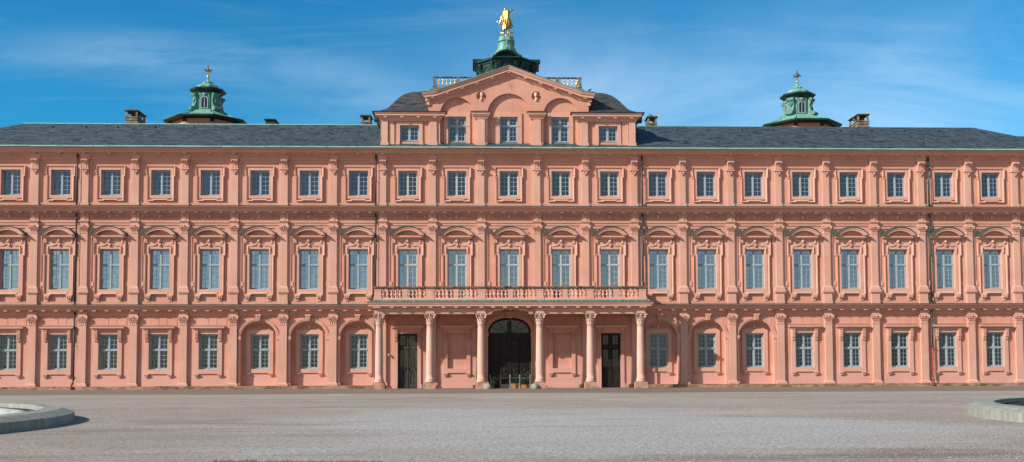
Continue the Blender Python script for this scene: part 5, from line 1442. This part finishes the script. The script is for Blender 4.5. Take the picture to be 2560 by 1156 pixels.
def blob(a0, e0, wa, we, tilt=0.):
    da = math_n(N, L, 'MULTIPLY', math_n(N, L, 'ADD', az_, -a0), 1/wa)
    de = math_n(N, L, 'MULTIPLY', math_n(N, L, 'ADD', math_n(N, L, 'ADD', el_, -e0), math_n(N, L, 'MULTIPLY', math_n(N, L, 'ADD', az_, -a0), -tilt)), 1/we)
    q = math_n(N, L, 'ADD', math_n(N, L, 'MULTIPLY', da, da), math_n(N, L, 'MULTIPLY', de, de))
    return math_n(N, L, 'POWER', 2.718, math_n(N, L, 'MULTIPLY', q, -1.))
wisp = cloud_noise(-8, (3.2,15.), (0,0), 1.0, 8, 1.2)
soft = cloud_noise(20, (2.2,6.), (4.1,2.2), 1.0, 6, .8)
thin = cloud_noise(-16, (2.,20.), (1.1,7.2), 1.2, 6, .5)
band = math_n(N, L, 'ADD', blob(-.34,.325,.13,.022,-.05), math_n(N, L, 'ADD', math_n(N, L, 'MULTIPLY', blob(-.14,.30,.13,.03,-.2), .6), math_n(N, L, 'MULTIPLY', blob(-.2,.24,.10,.02,.2), .45)))
veil = math_n(N, L, 'ADD', blob(.40,.26,.26,.11,.15), math_n(N, L, 'MULTIPLY', blob(.12,.27,.16,.07,-.2), .7))
c1 = math_n(N, L, 'MULTIPLY', band, ramp(N, L, wisp, [(.30,0),(.72,1)]))
c2 = math_n(N, L, 'MULTIPLY', veil, ramp(N, L, soft, [(.28,.0),(.74,1)]))
c3 = math_n(N, L, 'MULTIPLY', ramp(N, L, thin, [(.50,0),(.80,1)]), .14)
cl = math_n(N, L, 'MINIMUM', math_n(N, L, 'ADD', math_n(N, L, 'ADD', math_n(N, L, 'MULTIPLY', c1, .48), math_n(N, L, 'MULTIPLY', c2, .8)), c3), 1.)
hs = N.new('ShaderNodeHueSaturation'); hs.inputs['Saturation'].default_value = 1.2; L.new(sky.outputs[0], hs.inputs['Color'])
away = math_n(N, L, 'MULTIPLY', ramp(N, L, s.outputs[1], [(.0,0),(.45,1)]), ramp(N, L, s.outputs[2], [(.0,.3),(.20,1)]))       # away from the sun the sky is a deeper blue
blue = mix(N, L, away, mix(N, L, 1., sky.outputs[0], (.86,.80,.75), 'MULTIPLY'), mix(N, L, 1., hs.outputs[0], (.18,.83,.95), 'MULTIPLY'))
skc = mix(N, L, math_n(N, L, 'MULTIPLY', cl, .62), blue, (6.2,7.6,8.6))
L.new(skc, bg.inputs[0]); bg.inputs[1].default_value = .105

cam = bpy.data.cameras.new('camera'); co = bpy.data.objects.new('camera', cam); COL.objects.link(co); sc.camera = co
yaw, pit, rol = 0.033379, 0.049916, -0.003662
fw = Vector((math.sin(yaw)*math.cos(pit), math.cos(yaw)*math.cos(pit), math.sin(pit)))
r0_ = Vector((math.cos(yaw),-math.sin(yaw),0)); u0_ = r0_.cross(fw)
rv = math.cos(rol)*r0_+math.sin(rol)*u0_; uv = -math.sin(rol)*r0_+math.cos(rol)*u0_
co.matrix_world = Matrix(((rv.x,uv.x,-fw.x,-2.3815),(rv.y,uv.y,-fw.y,-77.4),(rv.z,uv.z,-fw.z,1.65),(0,0,0,1)))
cam.sensor_width = 36; cam.lens = 2400/2560*36; cam.shift_y = 221.3/2560; cam.clip_end = 6000; cam.clip_start = .3
sc.view_settings.view_transform = 'Standard'; sc.view_settings.look = 'None'; sc.view_settings.gamma = 1; sc.view_settings.exposure = .53
sc.cycles.max_bounces = 8; sc.cycles.transparent_max_bounces = 12; sc.cycles.use_denoising = True
